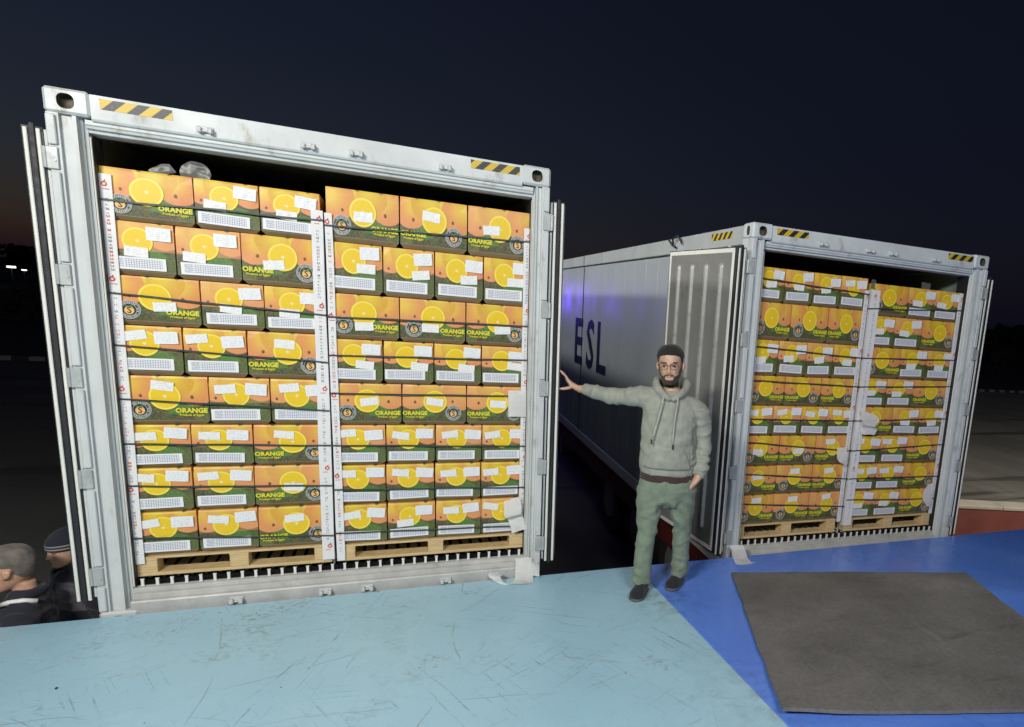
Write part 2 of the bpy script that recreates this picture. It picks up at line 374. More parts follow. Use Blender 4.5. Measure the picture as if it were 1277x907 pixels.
def mat_plate(name, base, lite, dirtc, amt, rough):
    n = NT(name); v = n.coord('Generated') if False else n.coord()
    c = n.mix(n.range(n.noise(scale=0.9, detail=5), 0.3, 0.7), base, lite)
    # long straight-ish scratches from dragged pallets, in several directions
    scr = None
    for ang, sx, sc, th, wd in ((0.5, 0.011, 80, 0.61, 0.05), (-0.35, 0.010, 95, 0.62, 0.05), (1.15, 0.012, 75, 0.61, 0.05), (1.9, 0.016, 110, 0.62, 0.05), (0.15, 0.010, 120, 0.62, 0.05), (2.5, 0.014, 100, 0.62, 0.05)):
        wv = n.mix(0.07, v, n.noise(v, scale=1.1, detail=2, out=1), 'ADD')
        q = n.range(n.noise(n.map(n.map(wv, rot=(0, 0, ang)), (sx, 1, 1)), scale=sc, detail=5, rough=0.5), th, th + wd)
        q = n.math('MULTIPLY', q, n.range(n.noise(n.map(v, loc=(ang * 7, 3, 0)), scale=1.0, detail=4, rough=0.6), 0.48, 0.63))
        q = n.math('MULTIPLY', q, n.range(n.noise(v, scale=35, detail=3, rough=0.7), 0.38, 0.55, 0.15, 1))
        scr = q if scr is None else n.math('MAXIMUM', scr, q)
    smear = n.math('MULTIPLY', n.range(n.noise(v, scale=1.7, detail=9, rough=0.72), 0.53, 0.72), n.range(n.noise(v, scale=30, detail=5, rough=0.75), 0.46, 0.62))
    grit = n.range(n.noise(v, scale=70, detail=2), 0.72, 0.76)
    grit = n.math('MULTIPLY', grit, n.range(n.noise(n.map(v, loc=(5, 1, 0)), scale=1.5), 0.5, 0.62))
    d = n.math('MAXIMUM', n.math('MULTIPLY', scr, 0.55 * amt), n.math('MULTIPLY', smear, 0.75 * amt))
    d = n.math('MAXIMUM', d, n.math('MULTIPLY', grit, 0.7 * amt))
    px, py, pz = n.xyz(v)
    # long curved drag marks of pallet trucks, broken up along their length
    for k, (cx, cy, R_, w_, o_) in enumerate(((-2.0, -3.5, 3.2, .0035, .6), (4.0, -4.0, 3.3, .003, .5), (0.2, 1.5, 2.6, .0028, .55), (1.0, -6.0, 4.6, .003, .4), (6.0, -1.0, 4.2, .004, .6), (-1.5, 0.5, 2.9, .0032, .6), (3.0, 1.5, 3.0, .0026, .4), (2.5, -5.0, 3.6, .003, .5), (7.0, -4.0, 5.9, .0035, .5), (-3.0, -1.0, 3.7, .003, .45))):
        dx = n.math('SUBTRACT', px, cx); dy = n.math('SUBTRACT', py, cy)
        rr_ = n.math('ABSOLUTE', n.math('SUBTRACT', n.math('ADD', n.math('SQRT', n.math('ADD', n.math('MULTIPLY', dx, dx), n.math('MULTIPLY', dy, dy))), n.math('MULTIPLY', n.noise(v, scale=1.6, detail=2), 0.14)), R_ + 0.07))
        q = n.range(rr_, w_ * 0.5, w_ * 1.5, 1, 0)
        q = n.math('MULTIPLY', q, n.range(n.noise(n.map(v, loc=(k * 3.1, k * 1.7, 0)), scale=1.4, detail=5, rough=0.7), 0.47, 0.60, 0, o_ * amt))
        d = n.math('MAXIMUM', d, q)
    # trodden dirt along the joint of the two plates
    jd = n.math('ABSOLUTE', n.math('ADD', n.math('SUBTRACT', px, 3.153), n.math('MULTIPLY', py, 0.042)))
    jm = n.math('MULTIPLY', n.range(jd, 0.0, 0.42, 1, 0), n.math('ADD', n.range(n.math('ABSOLUTE', n.math('ADD', py, 0.62)), 0.0, 0.55, 0.9, 0), n.range(n.math('ABSOLUTE', n.math('ADD', py, 1.9)), 0.0, 0.8, 0.5, 0)))
    jm = n.math('MULTIPLY', jm, n.range(n.noise(v, scale=11, detail=7, rough=0.75), 0.42, 0.66))
    d = n.math('MAXIMUM', d, n.math('MULTIPLY', jm, 0.7))
    c = n.mix(d, c, dirtc)
    c = n.mix(n.math('MULTIPLY', n.range(n.noise(v, scale=24, detail=2), 0.745, 0.765), n.range(n.noise(v, scale=2.2), 0.5, 0.6)), c, (0.05, 0.05, 0.045))
    n.bump(n.math('ADD', n.noise(v, scale=1.6, detail=2), n.math('MULTIPLY', n.noise(v, scale=45, detail=3), 0.05)), 0.18, 0.02)
    rr = n.math('ADD', n.range(n.noise(v, scale=3, detail=5), 0.3, 0.7, rough - 0.07, rough + 0.1), n.math('MULTIPLY', d, 0.3))
    return n.done(c, rr)
M['plate_light'] = mat_plate('light_blue_plate_paint', (0.345, 0.59, 0.735), (0.40, 0.645, 0.775), (0.15, 0.14, 0.10), 1.0, 0.31)
M['plate_blue'] = mat_plate('blue_plate_paint', (0.10, 0.235, 0.80), (0.135, 0.29, 0.86), (0.04, 0.06, 0.15), 0.75, 0.22)
def mat_mat():
    n = NT('worn_mat_rubber'); v = n.coord()
    c = n.ramp(n.mix(0.4, n.noise(v, scale=1.6, detail=9, rough=0.72), n.noise(v, scale=38, detail=5, rough=0.75)), [(0.33, (0.095, 0.092, 0.088)), (0.5, (0.165, 0.158, 0.15)), (0.67, (0.235, 0.226, 0.216))])
    c = n.mix(n.range(n.noise(n.map(v, (0.25, 1, 1), rot=(0, 0, 0.4)), scale=7, detail=8, rough=0.7), 0.55, 0.72, 0, 0.6), c, (0.085, 0.075, 0.066))
    c = n.mix(n.range(n.noise(n.map(v, (1, 0.2, 1), rot=(0, 0, -0.25)), scale=9, detail=7, rough=0.7), 0.6, 0.75, 0, 0.45), c, (0.32, 0.30, 0.275))
    n.bump(n.noise(v, scale=60, detail=5), 0.35, 0.006); return n.done(c, 0.72)
M['mat'] = mat_mat()
def mat_ground():
    n = NT('yard_ground'); v = n.coord(); x, y, z = n.xyz()
    c = n.ramp(n.noise(v, scale=0.35, detail=9, rough=0.62), [(0.3, (0.085, 0.082, 0.076)), (0.7, (0.135, 0.13, 0.12))])
    pale = n.ramp(n.noise(n.map(v, (1, 0.3, 1)), scale=0.8, detail=9, rough=0.7), [(0.3, (0.17, 0.16, 0.135)), (0.7, (0.30, 0.285, 0.245))])
    edge = n.math('ADD', x, n.math('MULTIPLY', n.noise(v, scale=0.25, detail=3), 4.0))
    c = n.mix(n.range(edge, 7.5, 9.5), c, pale)
    c = n.mix(n.range(n.noise(n.map(v, (0.08, 0.9, 1), rot=(0, 0, -0.2)), scale=1.4, detail=5), 0.57, 0.64, 0, 0.7), c, (0.05, 0.046, 0.04))
    c = n.mix(n.range(y, 24.2, 25.5), c, (0.03, 0.028, 0.02))
    n.bump(n.noise(v, scale=14, detail=6), 0.4, 0.03); return n.done(c, 0.9)
M['ground'] = mat_ground()

# ================================================================== SETTING
GZ = -1.2
mb = MB(); mb.add([(-700, -60, GZ), (700, -60, GZ), (700, 1200, GZ), (-700, 1200, GZ)], [(0, 1, 2, 3)])
tag(mb.obj('ground', M['ground']), kind='structure')
# dock platform: concrete body with two painted steel plates on top
ZP = 0.104
mb = MB(); mb.box(-6.0, 14.0, -9.0, -0.12, GZ - 0.1, ZP - 0.030)
tag(mb.obj('dock_platform', M['concrete']), kind='structure')
def seam(y): return 3.173 + (-0.486 - y) * 0.042
def plate(pts, z0, z1):
    n = len(pts); m = MB(); c = 0.003
    ctr = (sum(p[0] for p in pts) / n, sum(p[1] for p in pts) / n)
    ins = [(p[0] + (ctr[0] - p[0]) / max(0.1, abs(ctr[0] - p[0])) * c, p[1] + (ctr[1] - p[1]) / max(0.1, abs(ctr[1] - p[1])) * c) for p in pts]
    vs = [(*p, z0) for p in pts] + [(*p, z1 - c) for p in pts] + [(*p, z1) for p in ins]
    fs = [(i, (i + 1) % n, n + (i + 1) % n, n + i) for i in range(n)] + [(n + i, n + (i + 1) % n, 2 * n + (i + 1) % n, 2 * n + i) for i in range(n)]
    return m.add(vs, fs + [tuple(range(2 * n, 3 * n)), tuple(range(n))[::-1]])
lp = plate([(-6, -8.9), (seam(-8.9) - 0.002, -8.9), (seam(-0.038) - 0.002, -0.038), (-6, -0.038)], ZP - 0.028, ZP).obj('dock_plate', M['plate_light'])
tag(lp, 'pale blue painted steel dock plate scratched and dirty, before the near container', 'dock plate', kind='structure')
bp_ = plate([(seam(-8.9) + 0.002, -8.9), (14, -8.9), (14, -0.038), (seam(-0.038) + 0.002, -0.038)], ZP - 0.028, ZP - 0.002).obj('dock_plate', M['plate_blue'])
tag(bp_, 'royal blue painted steel dock plate under the dark mat', 'dock plate', kind='structure')

# worn dark mat on the blue plate
q = [(3.81, -0.38), (5.723, -0.872), (5.168, -2.722), (3.244, -2.118)]
N = 14; mb = MB(); vs = []; zb = ZP + 0.001
for side in (0, 1):
    for i in range(N + 1):
        for j in range(N + 1):
            a, b = i / N, j / N
            x = (q[0][0] * (1 - a) + q[1][0] * a) * (1 - b) + (q[3][0] * (1 - a) + q[2][0] * a) * b
            y = (q[0][1] * (1 - a) + q[1][1] * a) * (1 - b) + (q[3][1] * (1 - a) + q[2][1] * a) * b
            e = min(a, 1 - a, b, 1 - b)
            jit = 0.016 if e == 0 else 0
            x += jit * noise.noise((a * 9, b * 9, 1)); y += jit * noise.noise((a * 9, b * 9, 7))
            lift = 0.010 * max(0, noise.noise((a * 3.1, b * 3.3, 4))) + (0.012 * b ** 6) + 0.010 * max(0, (1 - a) - 0.8) * 5 * b
            vs.append((x, y, zb + lift + 0.020 * max(0, 1 - (abs(1 - a) + abs(1 - b)) * 3) + 0.014 * max(0, 1 - (a + abs(1 - b)) * 4) + (0.021 if side else 0)))
K = (N + 1) ** 2; fs = []
for i in range(N):
    for j in range(N):
        k = i * (N + 1) + j; f4 = (k, k + 1, k + N + 2, k + N + 1); fs += [f4, tuple(K + t for t in f4)[::-1]]
for i in range(N):
    for k0, k1 in ((i, i + 1), (N * (N + 1) + i, N * (N + 1) + i + 1), (i * (N + 1), (i + 1) * (N + 1)), (i * (N + 1) + N, (i + 1) * (N + 1) + N)):
        fs.append((k0, k1, K + k1, K + k0))
mb.add(vs, fs); o = mb.obj('floor_mat', M['mat']); tag(o, 'dark grey worn rubber mat lying skewed on the blue plate', 'floor mat')

# low red-brown wall with pale coping beyond the blue plate
wd = Vector((0.944, -0.33, 0)); wn_ = Vector((0.33, 0.944, 0)); w0 = Vector((9.24, 2.71, 0)) - wd * 2.2
wall = empty('low_wall', (w0.x, w0.y, GZ), math.atan2(wd.y, wd.x))
tag(wall, 'low red-brown painted yard wall with pale coping beside the far container', 'wall')
MB().box(0, 9, 0, 0.28, -0.05, 0.585, bev=0.008).obj('wall_face', M['redwall'], wall)
for i in range(9): MB().box(i * 1.0 + 0.004, i * 1.0 + 0.996, -0.012, 0.36, 0.588, 0.64, bev=0.008).obj('coping_stone', M['coping'], wall)
# kerb with painted blocks at the far side of the yard
kerb = tag(empty('kerb', (-34, 24.2, GZ)), kind='structure')
kw = MB().box(0, 0.38, 0, 0.22, -0.02, 0.14, bev=0.01).mesh('kerb_block', M['kerb_white'])
kd = MB().box(0, 0.40, 0, 0.22, -0.02, 0.14, bev=0.01).mesh('kerb_block', M['kerb_dark'])
for i in range(100):
    x = i * 0.8
    wx = x - 34
    if not (-15 < wx < -4 or 27 < wx < 45.5): continue
    link('kerb_block', kw, kerb, (x, -wx * 0.022 if wx > 0 else 0, 0)); link('kerb_block', kd, kerb, (x + 0.39, -wx * 0.022 if wx > 0 else 0, 0))

# distant dark growth: hedge bank and trees
def leaf_mass(pts, size, n_each, name, mat, parent=None):
    m = MB()
    for (x, y, z, rx, rz) in pts:
        for k in range(n_each):
            u = random.random() ** 0.5; a = random.uniform(0, 6.283); b = random.uniform(-0.9, 1.57)
            p = Vector((x + rx * u * math.cos(a) * math.cos(b), y + rx * 0.7 * u * math.sin(a) * math.cos(b), z + rz * u * math.sin(b)))
            d = Vector((random.gauss(0, 1), random.gauss(0, 1), random.gauss(0, 1))).normalized(); e = d.orthogonal().normalized(); g = d.cross(e)
            s = size * random.uniform(0.6, 1.5)
            m.add([p - e * s, p + g * s * 0.6, p + e * s, p - g * s * 0.6], [(0, 1, 2, 3)])
    return m.obj(name, mat, parent, fix=False)
hp = []
for i in range(150):
    x = -60 + i * 1.35 + random.uniform(-0.4, 0.4); y = 44 + random.uniform(-2, 2)
    hp.append((x, y, GZ + 0.35, 1.6, random.uniform(0.9, 1.7)))
tag(leaf_mass([p for p in hp if p[0] < -8 or p[0] > 35], 0.28, 120, 'hedge_undergrowth', M['leafdark']), 'dark scrubby growth along the far side of the yard', 'undergrowth', kind='stuff')
for i, (x, y, h, r) in enumerate(((-46, 128, 5.0, 4.2), (-40, 132, 6.2, 4.8), (-33, 126, 5.2, 4.0), (-52, 120, 4.2, 3.6), (-27, 130, 4.6, 3.8), (62, 60, 4.3, 4.2), (70, 57, 5.0, 4.6), (79, 58, 4.4, 4.0), (55, 66, 4.8, 3.9), (89, 60, 5.2, 4.4))):
    t = empty('tree', (x, y, GZ))
    side = 'left of the near container' if i < 5 else 'right of the far container'
    tag(t, '%s dark bushy tree on the night horizon %s' % (('third', 'tallest', 'fourth', 'outermost', 'innermost', 'second', 'third', 'fourth', 'innermost', 'outermost')[i], side), 'tree', 'trees behind the distant lights' if i < 5 else 'trees beyond the yard')
    MB().tube([(0, 0, 0), (0.1, 0, h * 0.3), (0, 0.1, h * 0.62)], [0.25, 0.18, 0.08], 7).tube([(0.05, 0, h * 0.25), (0.9, 0.2, h * 0.55)], [0.1, 0.04], 5).tube([(0.05, 0, h * 0.3), (-0.9, -0.1, h * 0.6)], [0.1, 0.04], 5).obj('trunk', M['trunk'], t)
    cl = [(random.uniform(-r * 0.7, r * 0.7), random.uniform(-1, 1), h * random.uniform(0.35, 0.8), r * random.uniform(0.3, 0.55), h * random.uniform(0.12, 0.26)) for _ in range(11)]
    leaf_mass(cl, 0.42, 90, 'crown', M['leafdark'], t)
# distant lit lamps
def emit(name, col, s):
    n = NT(name); n.put(n.b.inputs['Emission Color'], col); n.b.inputs['Emission Strength'].default_value = s; return n.done((0.8, 0.8, 0.8), 0.4)
M['lamp_white'] = emit('lamp_white_glow', (1.0, 0.95, 0.85), 2.2)
M['lamp_warm'] = emit('lamp_warm_glow', (1.0, 0.75, 0.4), 2.2)
M['lamp_blue'] = emit('lamp_blue_glow', (0.15, 0.10, 1.0), 10.0)
def far_lamp(x, y, z, s, mat, label):
    t = empty('street_lamp', (x, y, GZ)); tag(t, label, 'street lamp', 'far lamps')
    h = z - GZ
    MB().tube([(0, 0, 0), (0, 0, h * 0.6), (0, 0, h - s * 0.4)], [0.07, 0.05, 0.04], 6).obj('pole', M['rim'], t)
    MB().rbox(-s * 1.6, s * 1.6, -s, s, h - s * 0.5, h + s * 0.5, s * 0.2).obj('lamp_head', mat, t)
far_lamp(-36.1, 95, 0.85, 0.20, M['lamp_white'], 'brightest tiny white lamp low on the dark horizon beside the door edge')
far_lamp(-35.1, 95, 0.62, 0.12, M['lamp_white'], 'fainter tiny lamp on the dark horizon, nearer the open door edge')

# ================================================================== CONTAINERS
CW, CH, CLEN = 2.438, 2.883, 12.19
def plate_hole(m, O, U, V, w, h, cu, cv, ru, rv, depth, D, mi=0, mih=1, n=24):
    """face w x h in the plane (O, U, V) with an oval pocket sunk along D"""
    O, U, V, D = Vector(O), Vector(U), Vector(V), Vector(D); vs = []; 
    for k in range(n):
        a = 2 * math.pi * (k + 0.5) / n; c, s_ = math.cos(a), math.sin(a)
        t = min(((w - cu) / c) if c > 1e-9 else (cu / -c if c < -1e-9 else 1e9), ((h - cv) / s_) if s_ > 1e-9 else (cv / -s_ if s_ < -1e-9 else 1e9))
        vs.append(O + U * (cu + t * c) + V * (cv + t * s_))
    sq = lambda a: math.copysign(abs(a) ** 0.8, a)
    inner = [O + U * (cu + ru * sq(math.cos(2 * math.pi * (k + .5) / n))) + V * (cv + rv * sq(math.sin(2 * math.pi * (k + .5) / n))) for k in range(n)]
    i0 = len(m.v)
    m.add(vs + inner, [(k, (k + 1) % n, n + (k + 1) % n, n + k) for k in range(n)], mi)
    m.add(inner + [p + D * depth for p in inner], [(k, (k + 1) % n, n + (k + 1) % n, n + k) for k in range(n)] + [tuple(range(n, 2 * n))], mih)
    # corners of the plate beyond the fan
    for su, sv in ((0, 0), (1, 0), (1, 1), (0, 1)):
        c = O + U * (w * su) + V * (h * sv); d = sorted(range(n), key=lambda k: (vs[k] - c).length)[:2]
        m.add([c, vs[d[0]], vs[d[1]]], [(0, 1, 2)], mi)

def corner_casting(parent, mats, x_out, sgn, z0, z1, y0=0.0, ysg=1):
    w, d, h = 0.176, 0.165, z1 - z0; xo = x_out; xi = x_out + sgn * w
    m = MB(); fy = y0 - ysg * 0.012; by = y0 + ysg * d; e = 0.012
    xl, xr = min(xo, xi), max(xo, xi); yl, yr = min(fy, by), max(fy, by)
    # front face and outer side face with pockets
    cu = (0.086 if sgn > 0 else w - 0.086)
    plate_hole(m, (xl + e, fy, z0 + e), (1, 0, 0), (0, 0, 1), w - 2 * e, h - 2 * e, cu - e, h * 0.5 - e, 0.0335, 0.036, 0.06, (0, ysg, 0))
    plate_hole(m, (xo, yl + e, z0 + e), (0, 1, 0), (0, 0, 1), d + 0.012 - 2 * e, h - 2 * e, 0.085 - e, h * 0.5 - e, 0.027, 0.036, 0.035, (sgn, 0, 0))
    # rounded rim linking them (chamfers), plus the hidden faces
    F = [(xl + e, fy, z0 + e), (xr - e, fy, z0 + e), (xr - e, fy, z1 - e), (xl + e, fy, z1 - e)]
    def q(*p): m.add(p, [tuple(range(len(p)))], 0)
    fe = fy + ysg * e
    q(F[3], F[2], (xr - e, fe, z1), (xl + e, fe, z1)); q(F[0], F[1], (xr - e, fe, z0), (xl + e, fe, z0))
    be = by - ysg * e
    for xs, xin in ((xl, xl + e), (xr, xr - e)):
        q((xin, fy, z0 + e), (xin, fy, z1 - e), (xs, fe, z1 - e), (xs, fe, z0 + e))
        q((xin, fy, z1 - e), (xs, fe, z1 - e), (xin, fe, z1)); q((xin, fy, z0 + e), (xs, fe, z0 + e), (xin, fe, z0))
        q((xs, fe, z1 - e), (xs, be, z1 - e), (xin, be, z1), (xin, fe, z1)); q((xs, fe, z0 + e), (xs, be, z0 + e), (xin, be, z0), (xin, fe, z0))
    xi2 = xi
    q((xi2, fe, z0 + e), (xi2, be, z0 + e), (xi2, be, z1 - e), (xi2, fe, z1 - e))
    q((xl + e, fe, z1), (xr - e, fe, z1), (xr - e, be, z1), (xl + e, be, z1)); q((xl + e, fe, z0), (xr - e, fe, z0), (xr - e, be, z0), (xl + e, be, z0))
    q((xl, be, z0 + e), (xr, be, z0 + e), (xr, be, z1 - e), (xl, be, z1 - e))
    return m.obj('corner_casting', mats, parent, fix=False)

HZ = (2.55, 1.985, 1.455, 0.90, 0.335)
HAZ = None
def container(loc, rz, label, door_angles, fm, side_detail):
    r = empty('refrigerated_container', loc, rz); tag(r, label, 'shipping container', 'open refrigerated containers at the dock')
    fr = M[fm]
    # posts with stepped jambs (mirrored for the right side)
    prof = [(0.0, 0.0), (0.047, 0.0), (0.047, 0.022), (0.092, 0.022), (0.096, 0.006), (0.112, 0.006), (0.116, 0.04), (0.124, 0.045), (0.126, 0.058), (0.137, 0.062), (0.140, 0.16), (0.0, 0.16)]
    for sx in (0, 1):
        X = (lambda x: x) if sx == 0 else (lambda x: CW - (x if (x < 0.047 or side_detail) else 0.047 + (x - 0.047) * 0.57))
        MB().prism([(X(a), b) for a, b in prof], 0.118, CH - 0.118, 'z').obj('corner_post', fr, r)
        # flange in lengths between the hinges
        zs = [0.125] + [v for h in HZ[::-1] for v in (h - 0.062, h + 0.062)] + [CH - 0.125]
        for k in range(0, len(zs), 2):
            a, b = sorted((X(0.001), X(0.037))); MB().box(a, b, -0.016, -0.0005, zs[k] + 0.002, zs[k + 1] - 0.002, bev=0.004).obj('post_flange', fr, r)
        for h in HZ:
            a, b = sorted((X(-0.012), X(0.036))); hg = MB().box(a, b, -0.011, -0.0005, h - 0.054, h + 0.054, bev=0.004)
            a, b = sorted((X(-0.030), X(-0.010))); hg.tube([((a + b) / 2, -0.004, h - 0.05), ((a + b) / 2, -0.004, h + 0.05)], 0.010, 8)
            hg.tube([(X(0.022), -0.015, h - 0.012), (X(0.022), -0.010, h - 0.012)], 0.006, 6)
            hg.obj('hinge', M['hinge'], r)
        # rubber and trim inside the jamb
        a, b = sorted((X(0.1405), X(0.150))); MB().box(a, b, 0.064, 0.20, 0.232, 2.690).obj('jamb_gasket', M['rubber'], r)
        a, b = sorted((X(0.1415), X(0.148))); MB().box(a, b, 0.052, 0.0625, 0.235, 2.68, bev=0.002).obj('jamb_trim', M['white_trim'], r)
        corner_casting(r, [fr, M['hole']], X(-0.003), 1 if sx == 0 else -1, CH - 0.118, CH)
        corner_casting(r, [fr, M['hole']], X(-0.003), 1 if sx == 0 else -1, 0.0, 0.118)
        corner_casting(r, [fr, M['hole']], X(-0.003), 1 if sx == 0 else -1, CH - 0.118, CH, CLEN, -1)
        corner_casting(r, [fr, M['hole']], X(-0.003), 1 if sx == 0 else -1, 0.0, 0.118, CLEN, -1)
        # side wall: outer skin, liner, rails, seams
        a, b = sorted((X(0.012), X(0.075))); MB().box(a, b, 0.161, CLEN - 0.1, 0.16, 2.705).obj('side_wall', M['side'], r)
        a, b = sorted((X(0.0755), X(0.10))); MB().box(a, b, 0.161, CLEN - 0.1, 0.16, 2.72).obj('liner_panel', M['liner'], r)
        a, b = sorted((X(0.002), X(0.10))); MB().box(a, b, 0.166, CLEN - 0.166, 2.722, CH - 0.012, bev=0.006).obj('top_rail', M['side'] if not side_detail else M['rib_rail'], r)
        a, b = sorted((X(0.002), X(0.11))); MB().box(a, b, 0.166, CLEN - 0.166, 0.02, 0.158, bev=0.006).obj('bottom_rail', fr, r)
        if side_detail or sx == 1:
            ys = [0.62, 1.03, 1.42, 1.84, 2.24, 2.65, 3.07, 3.50, 3.95, 4.45, 4.93, 5.42, 6.15, 6.6, 7.05, 7.5, 7.95, 8.4, 8.85, 9.3, 9.75, 10.2, 10.65, 11.1]
            for y in ys: a, b = sorted((X(0.0105), X(0.0125))); MB().box(a, b, y - 0.008, y + 0.008, 0.2, 2.69, bev=0.002).obj('wall_seam', M['rib'], r)
            a, b = sorted((X(0.006), X(0.0125))); MB().box(a, b, 5.745, 5.775, 0.17, 2.70, bev=0.002).obj('wall_joint', M['rubber'], r)
            a, b = sorted((X(-0.001), X(0.0015))); MB().box(a, b, 5.75, 5.77, 2.73, 2.86).obj('wall_joint', M['rubber'], r)
    MB().box(0.08, CW - 0.08, 0.162, CLEN, CH - 0.10, CH - 0.02).obj('roof', M['side'], r)
    MB().box(0.101, CW - 0.101, 0.163, CLEN, CH - 0.135, CH - 0.102).obj('ceiling_liner', M['liner'], r)
    MB().box(0.002, CW - 0.002, CLEN - 0.1, CLEN, 0.12, CH - 0.12).obj('end_wall', M['side'], r)
    MB().box(0.111, CW - 0.111, 0.09, CLEN - 0.1, 0.03, 0.2275).obj('floor_base', M['rubber'], r)
    MB().box(0.11, CW - 0.11, 2.4, 2.44, 0.23, CH - 0.14).obj('air_bulkhead', M['liner'], r)
    # header and sill, stepped
    x0, x1 = 0.173, CW - 0.173
    hp = [(0.0, CH - 0.008), (0.0, 2.762), (0.006, 2.752), (0.022, 2.748), (0.022, 2.735), (0.030, 2.730), (0.034, 2.718), (0.055, 2.714), (0.058, 2.700), (0.085, 2.694), (0.16, 2.694), (0.16, CH - 0.008)]
    MB().prism(hp, x0, x1, 'x').obj('header', fr, r)
    hp2 = [(0.0235, 2.756), (0.0235, 2.735), (0.031, 2.730), (0.035, 2.719), (0.056, 2.715), (0.059, 2.701), (0.085, 2.695), (0.16, 2.695), (0.16, 2.756)]
    jr = 0.14 if side_detail else 0.1005                                # the near container shows a narrower right jamb
    for a, b in ((0.1395, x0), (x1, CW - jr + 0.0005)): MB().prism(hp2, a, b, 'x').obj('header_end', fr, r)
    sp = [(-0.002, 0.03), (-0.002, 0.158), (0.004, 0.166), (0.028, 0.170), (0.030, 0.190), (0.036, 0.196), (0.056, 0.200), (0.058, 0.216), (0.064, 0.222), (0.089, 0.2285), (0.089, 0.03)]
    MB().prism(sp, 0.1385, CW - jr + 0.0015, 'x').obj('sill', [M['alu']], r)
    # T-section floor bars
    tme = None
    m = MB(); n = 8
    # end of the T-floor: upright fins at the sill, the bars themselves begin further in under the pallets
    fin = MB().prism([(-0.0095, 0.2278), (0.0095, 0.2278), (0.0070, 0.236), (0.0065, 0.264), (0.0095, 0.2715), (-0.0095, 0.2715), (-0.0065, 0.264), (-0.0070, 0.236)], 0.072, 0.084, 'y').mesh('floor_fin', M['tbar'])
    bar = MB().prism([(-0.006, 0.2278), (0.006, 0.2278), (0.006, 0.266), (0.024, 0.267), (0.024, 0.2712), (-0.024, 0.2712), (-0.024, 0.267), (-0.006, 0.266)], 0.20, 2.39, 'y').mesh('floor_bar', M['tbar'])
    nb = 32
    for i in range(nb):
        x = 0.178 + i * (CW - 0.178 - jr - 0.034) / (nb - 1)
        link('floor_fin', fin, r, (x, 0, 0)); link('floor_bar', bar, r, (x, 0, 0))
    # lock brackets
    bk = MB().box(-0.036, 0.036, -0.008, 0, -0.014, 0.018, bev=0.003).box(-0.034, -0.013, -0.038, -0.008, -0.018, 0.010, bev=0.004).box(0.013, 0.034, -0.038, -0.008, -0.018, 0.010, bev=0.004).box(-0.013, 0.013, -0.026, -0.008, -0.010, -0.002)
    bme = bk.mesh('lock_bracket', fr)
    for x in (0.637, 1.102, 1.338, 1.81): link('lock_bracket', bme, r, (x, 0.0, 2.79)); link('lock_bracket', bme, r, (x, -0.002, 0.125))
    # hazard stickers
    for a, b in ((0.21, 0.50), (CW - 0.482, CW - 0.19)):
        MB().box(a, b, -0.0018, -0.0003, 2.812, 2.862).obj('hazard_sticker', M['hazard'], r)
    if side_detail:
        hs = MB()
        s = hs.box(-0.21, 0.21, -0.0018, -0.0003, -0.028, 0.028).mesh('hazard_sticker', M['hazard'])
        link('hazard_sticker', s, r, (0.0015, 0.585, 2.815), (0, 0, -math.pi / 2))
        for ch, y in (('E', 6.0), ('S', 5.2), ('L', 4.54)):
            t = text_mesh(ch, 1.0, M['navy'], 0.022, extrude=0.001, sx={'E': 1.28, 'S': 1.12, 'L': 1.18}[ch])
            o = link('side_letter', t, r, (0.0105, y, 1.52), (0, 0, -math.pi / 2))
        lug = MB().tube([(-0.01, 1.50, 2.80), (-0.03, 1.50, 2.84), (-0.03, 1.58, 2.88), (-0.03, 1.72, 2.86), (-0.01, 1.74, 2.80)], 0.009, 6).obj('cable_loop', M['rubber'], r)
        MB().tube([(-0.012, 1.66, 2.78), (-0.03, 1.72, 2.80), (-0.03, 1.84, 2.862)], 0.010, 6).obj('cable_loop', M['rubber'], r)
    # doors
    for sgn, (dx, dy, ang) in zip((1, -1), door_angles):
        dw, dt, z0, z1 = 1.13, 0.10, 0.19, 2.70
        d = link('door', None, r, (dx, dy, 0), (0, 0, ang))
        # local: leaf along +x, inner face at y = sgn * dt
        S = lambda a, b: sorted((sgn * a, sgn * b))
        core = MB(); a, b = S(0.012, dt - 0.010); core.box(0.0, dw, a, b, z0 + 0.012, z1 - 0.012)
        me = core.mesh('door', M['rubber']); 
        d2 = d; COL.objects.unlink(d); bpy.data.objects.remove(d)
        d = link('door', me, r, (dx, dy, 0), (0, 0, ang))
        a, b = S(0.0, 0.0115); MB().box(0.006, dw - 0.004, a, b, z0 + 0.02, z1 - 0.02).obj('outer_skin', fr, d)
        # edge strips along the hinge side: two pale trims between rubbers
        for c0, c1 in ((0.020, 0.036), (0.068, 0.084)):
            a, b = S(c0, c1); MB().box(-0.010, -0.0005, a, b, z0 + 0.005, z1 - 0.02, bev=0.003).obj('edge_trim', M['white_trim'], d)
        a, b = S(0.040, 0.062); MB().box(-0.007, -0.0005, a, b, z0 - 0.01, z1 + 0.004, bev=0.003).obj('edge_gasket', M['rubber'], d)
        # inner face: border trim, sheet, ribs
        f0_, f1_ = dt - 0.0095, dt - 0.001
        a, b = S(f0_, f1_)
        MB().box(0.035, 0.068, a, b, z0 + 0.025, z1 - 0.02, bev=0.003).obj('border_trim', M['white_trim'], d)
        MB().box(dw - 0.050, dw - 0.022, a, b, z0 + 0.025, z1 - 0.02, bev=0.003).obj('border_trim', M['white_trim'], d)
        MB().box(0.0685, dw - 0.0505, a, b, z0 + 0.025, z0 + 0.058, bev=0.003).obj('border_trim', M['white_trim'], d)
        MB().box(0.0685, dw - 0.0505, a, b, z1 - 0.055, z1 - 0.02, bev=0.003).obj('border_trim', M['white_trim'], d)
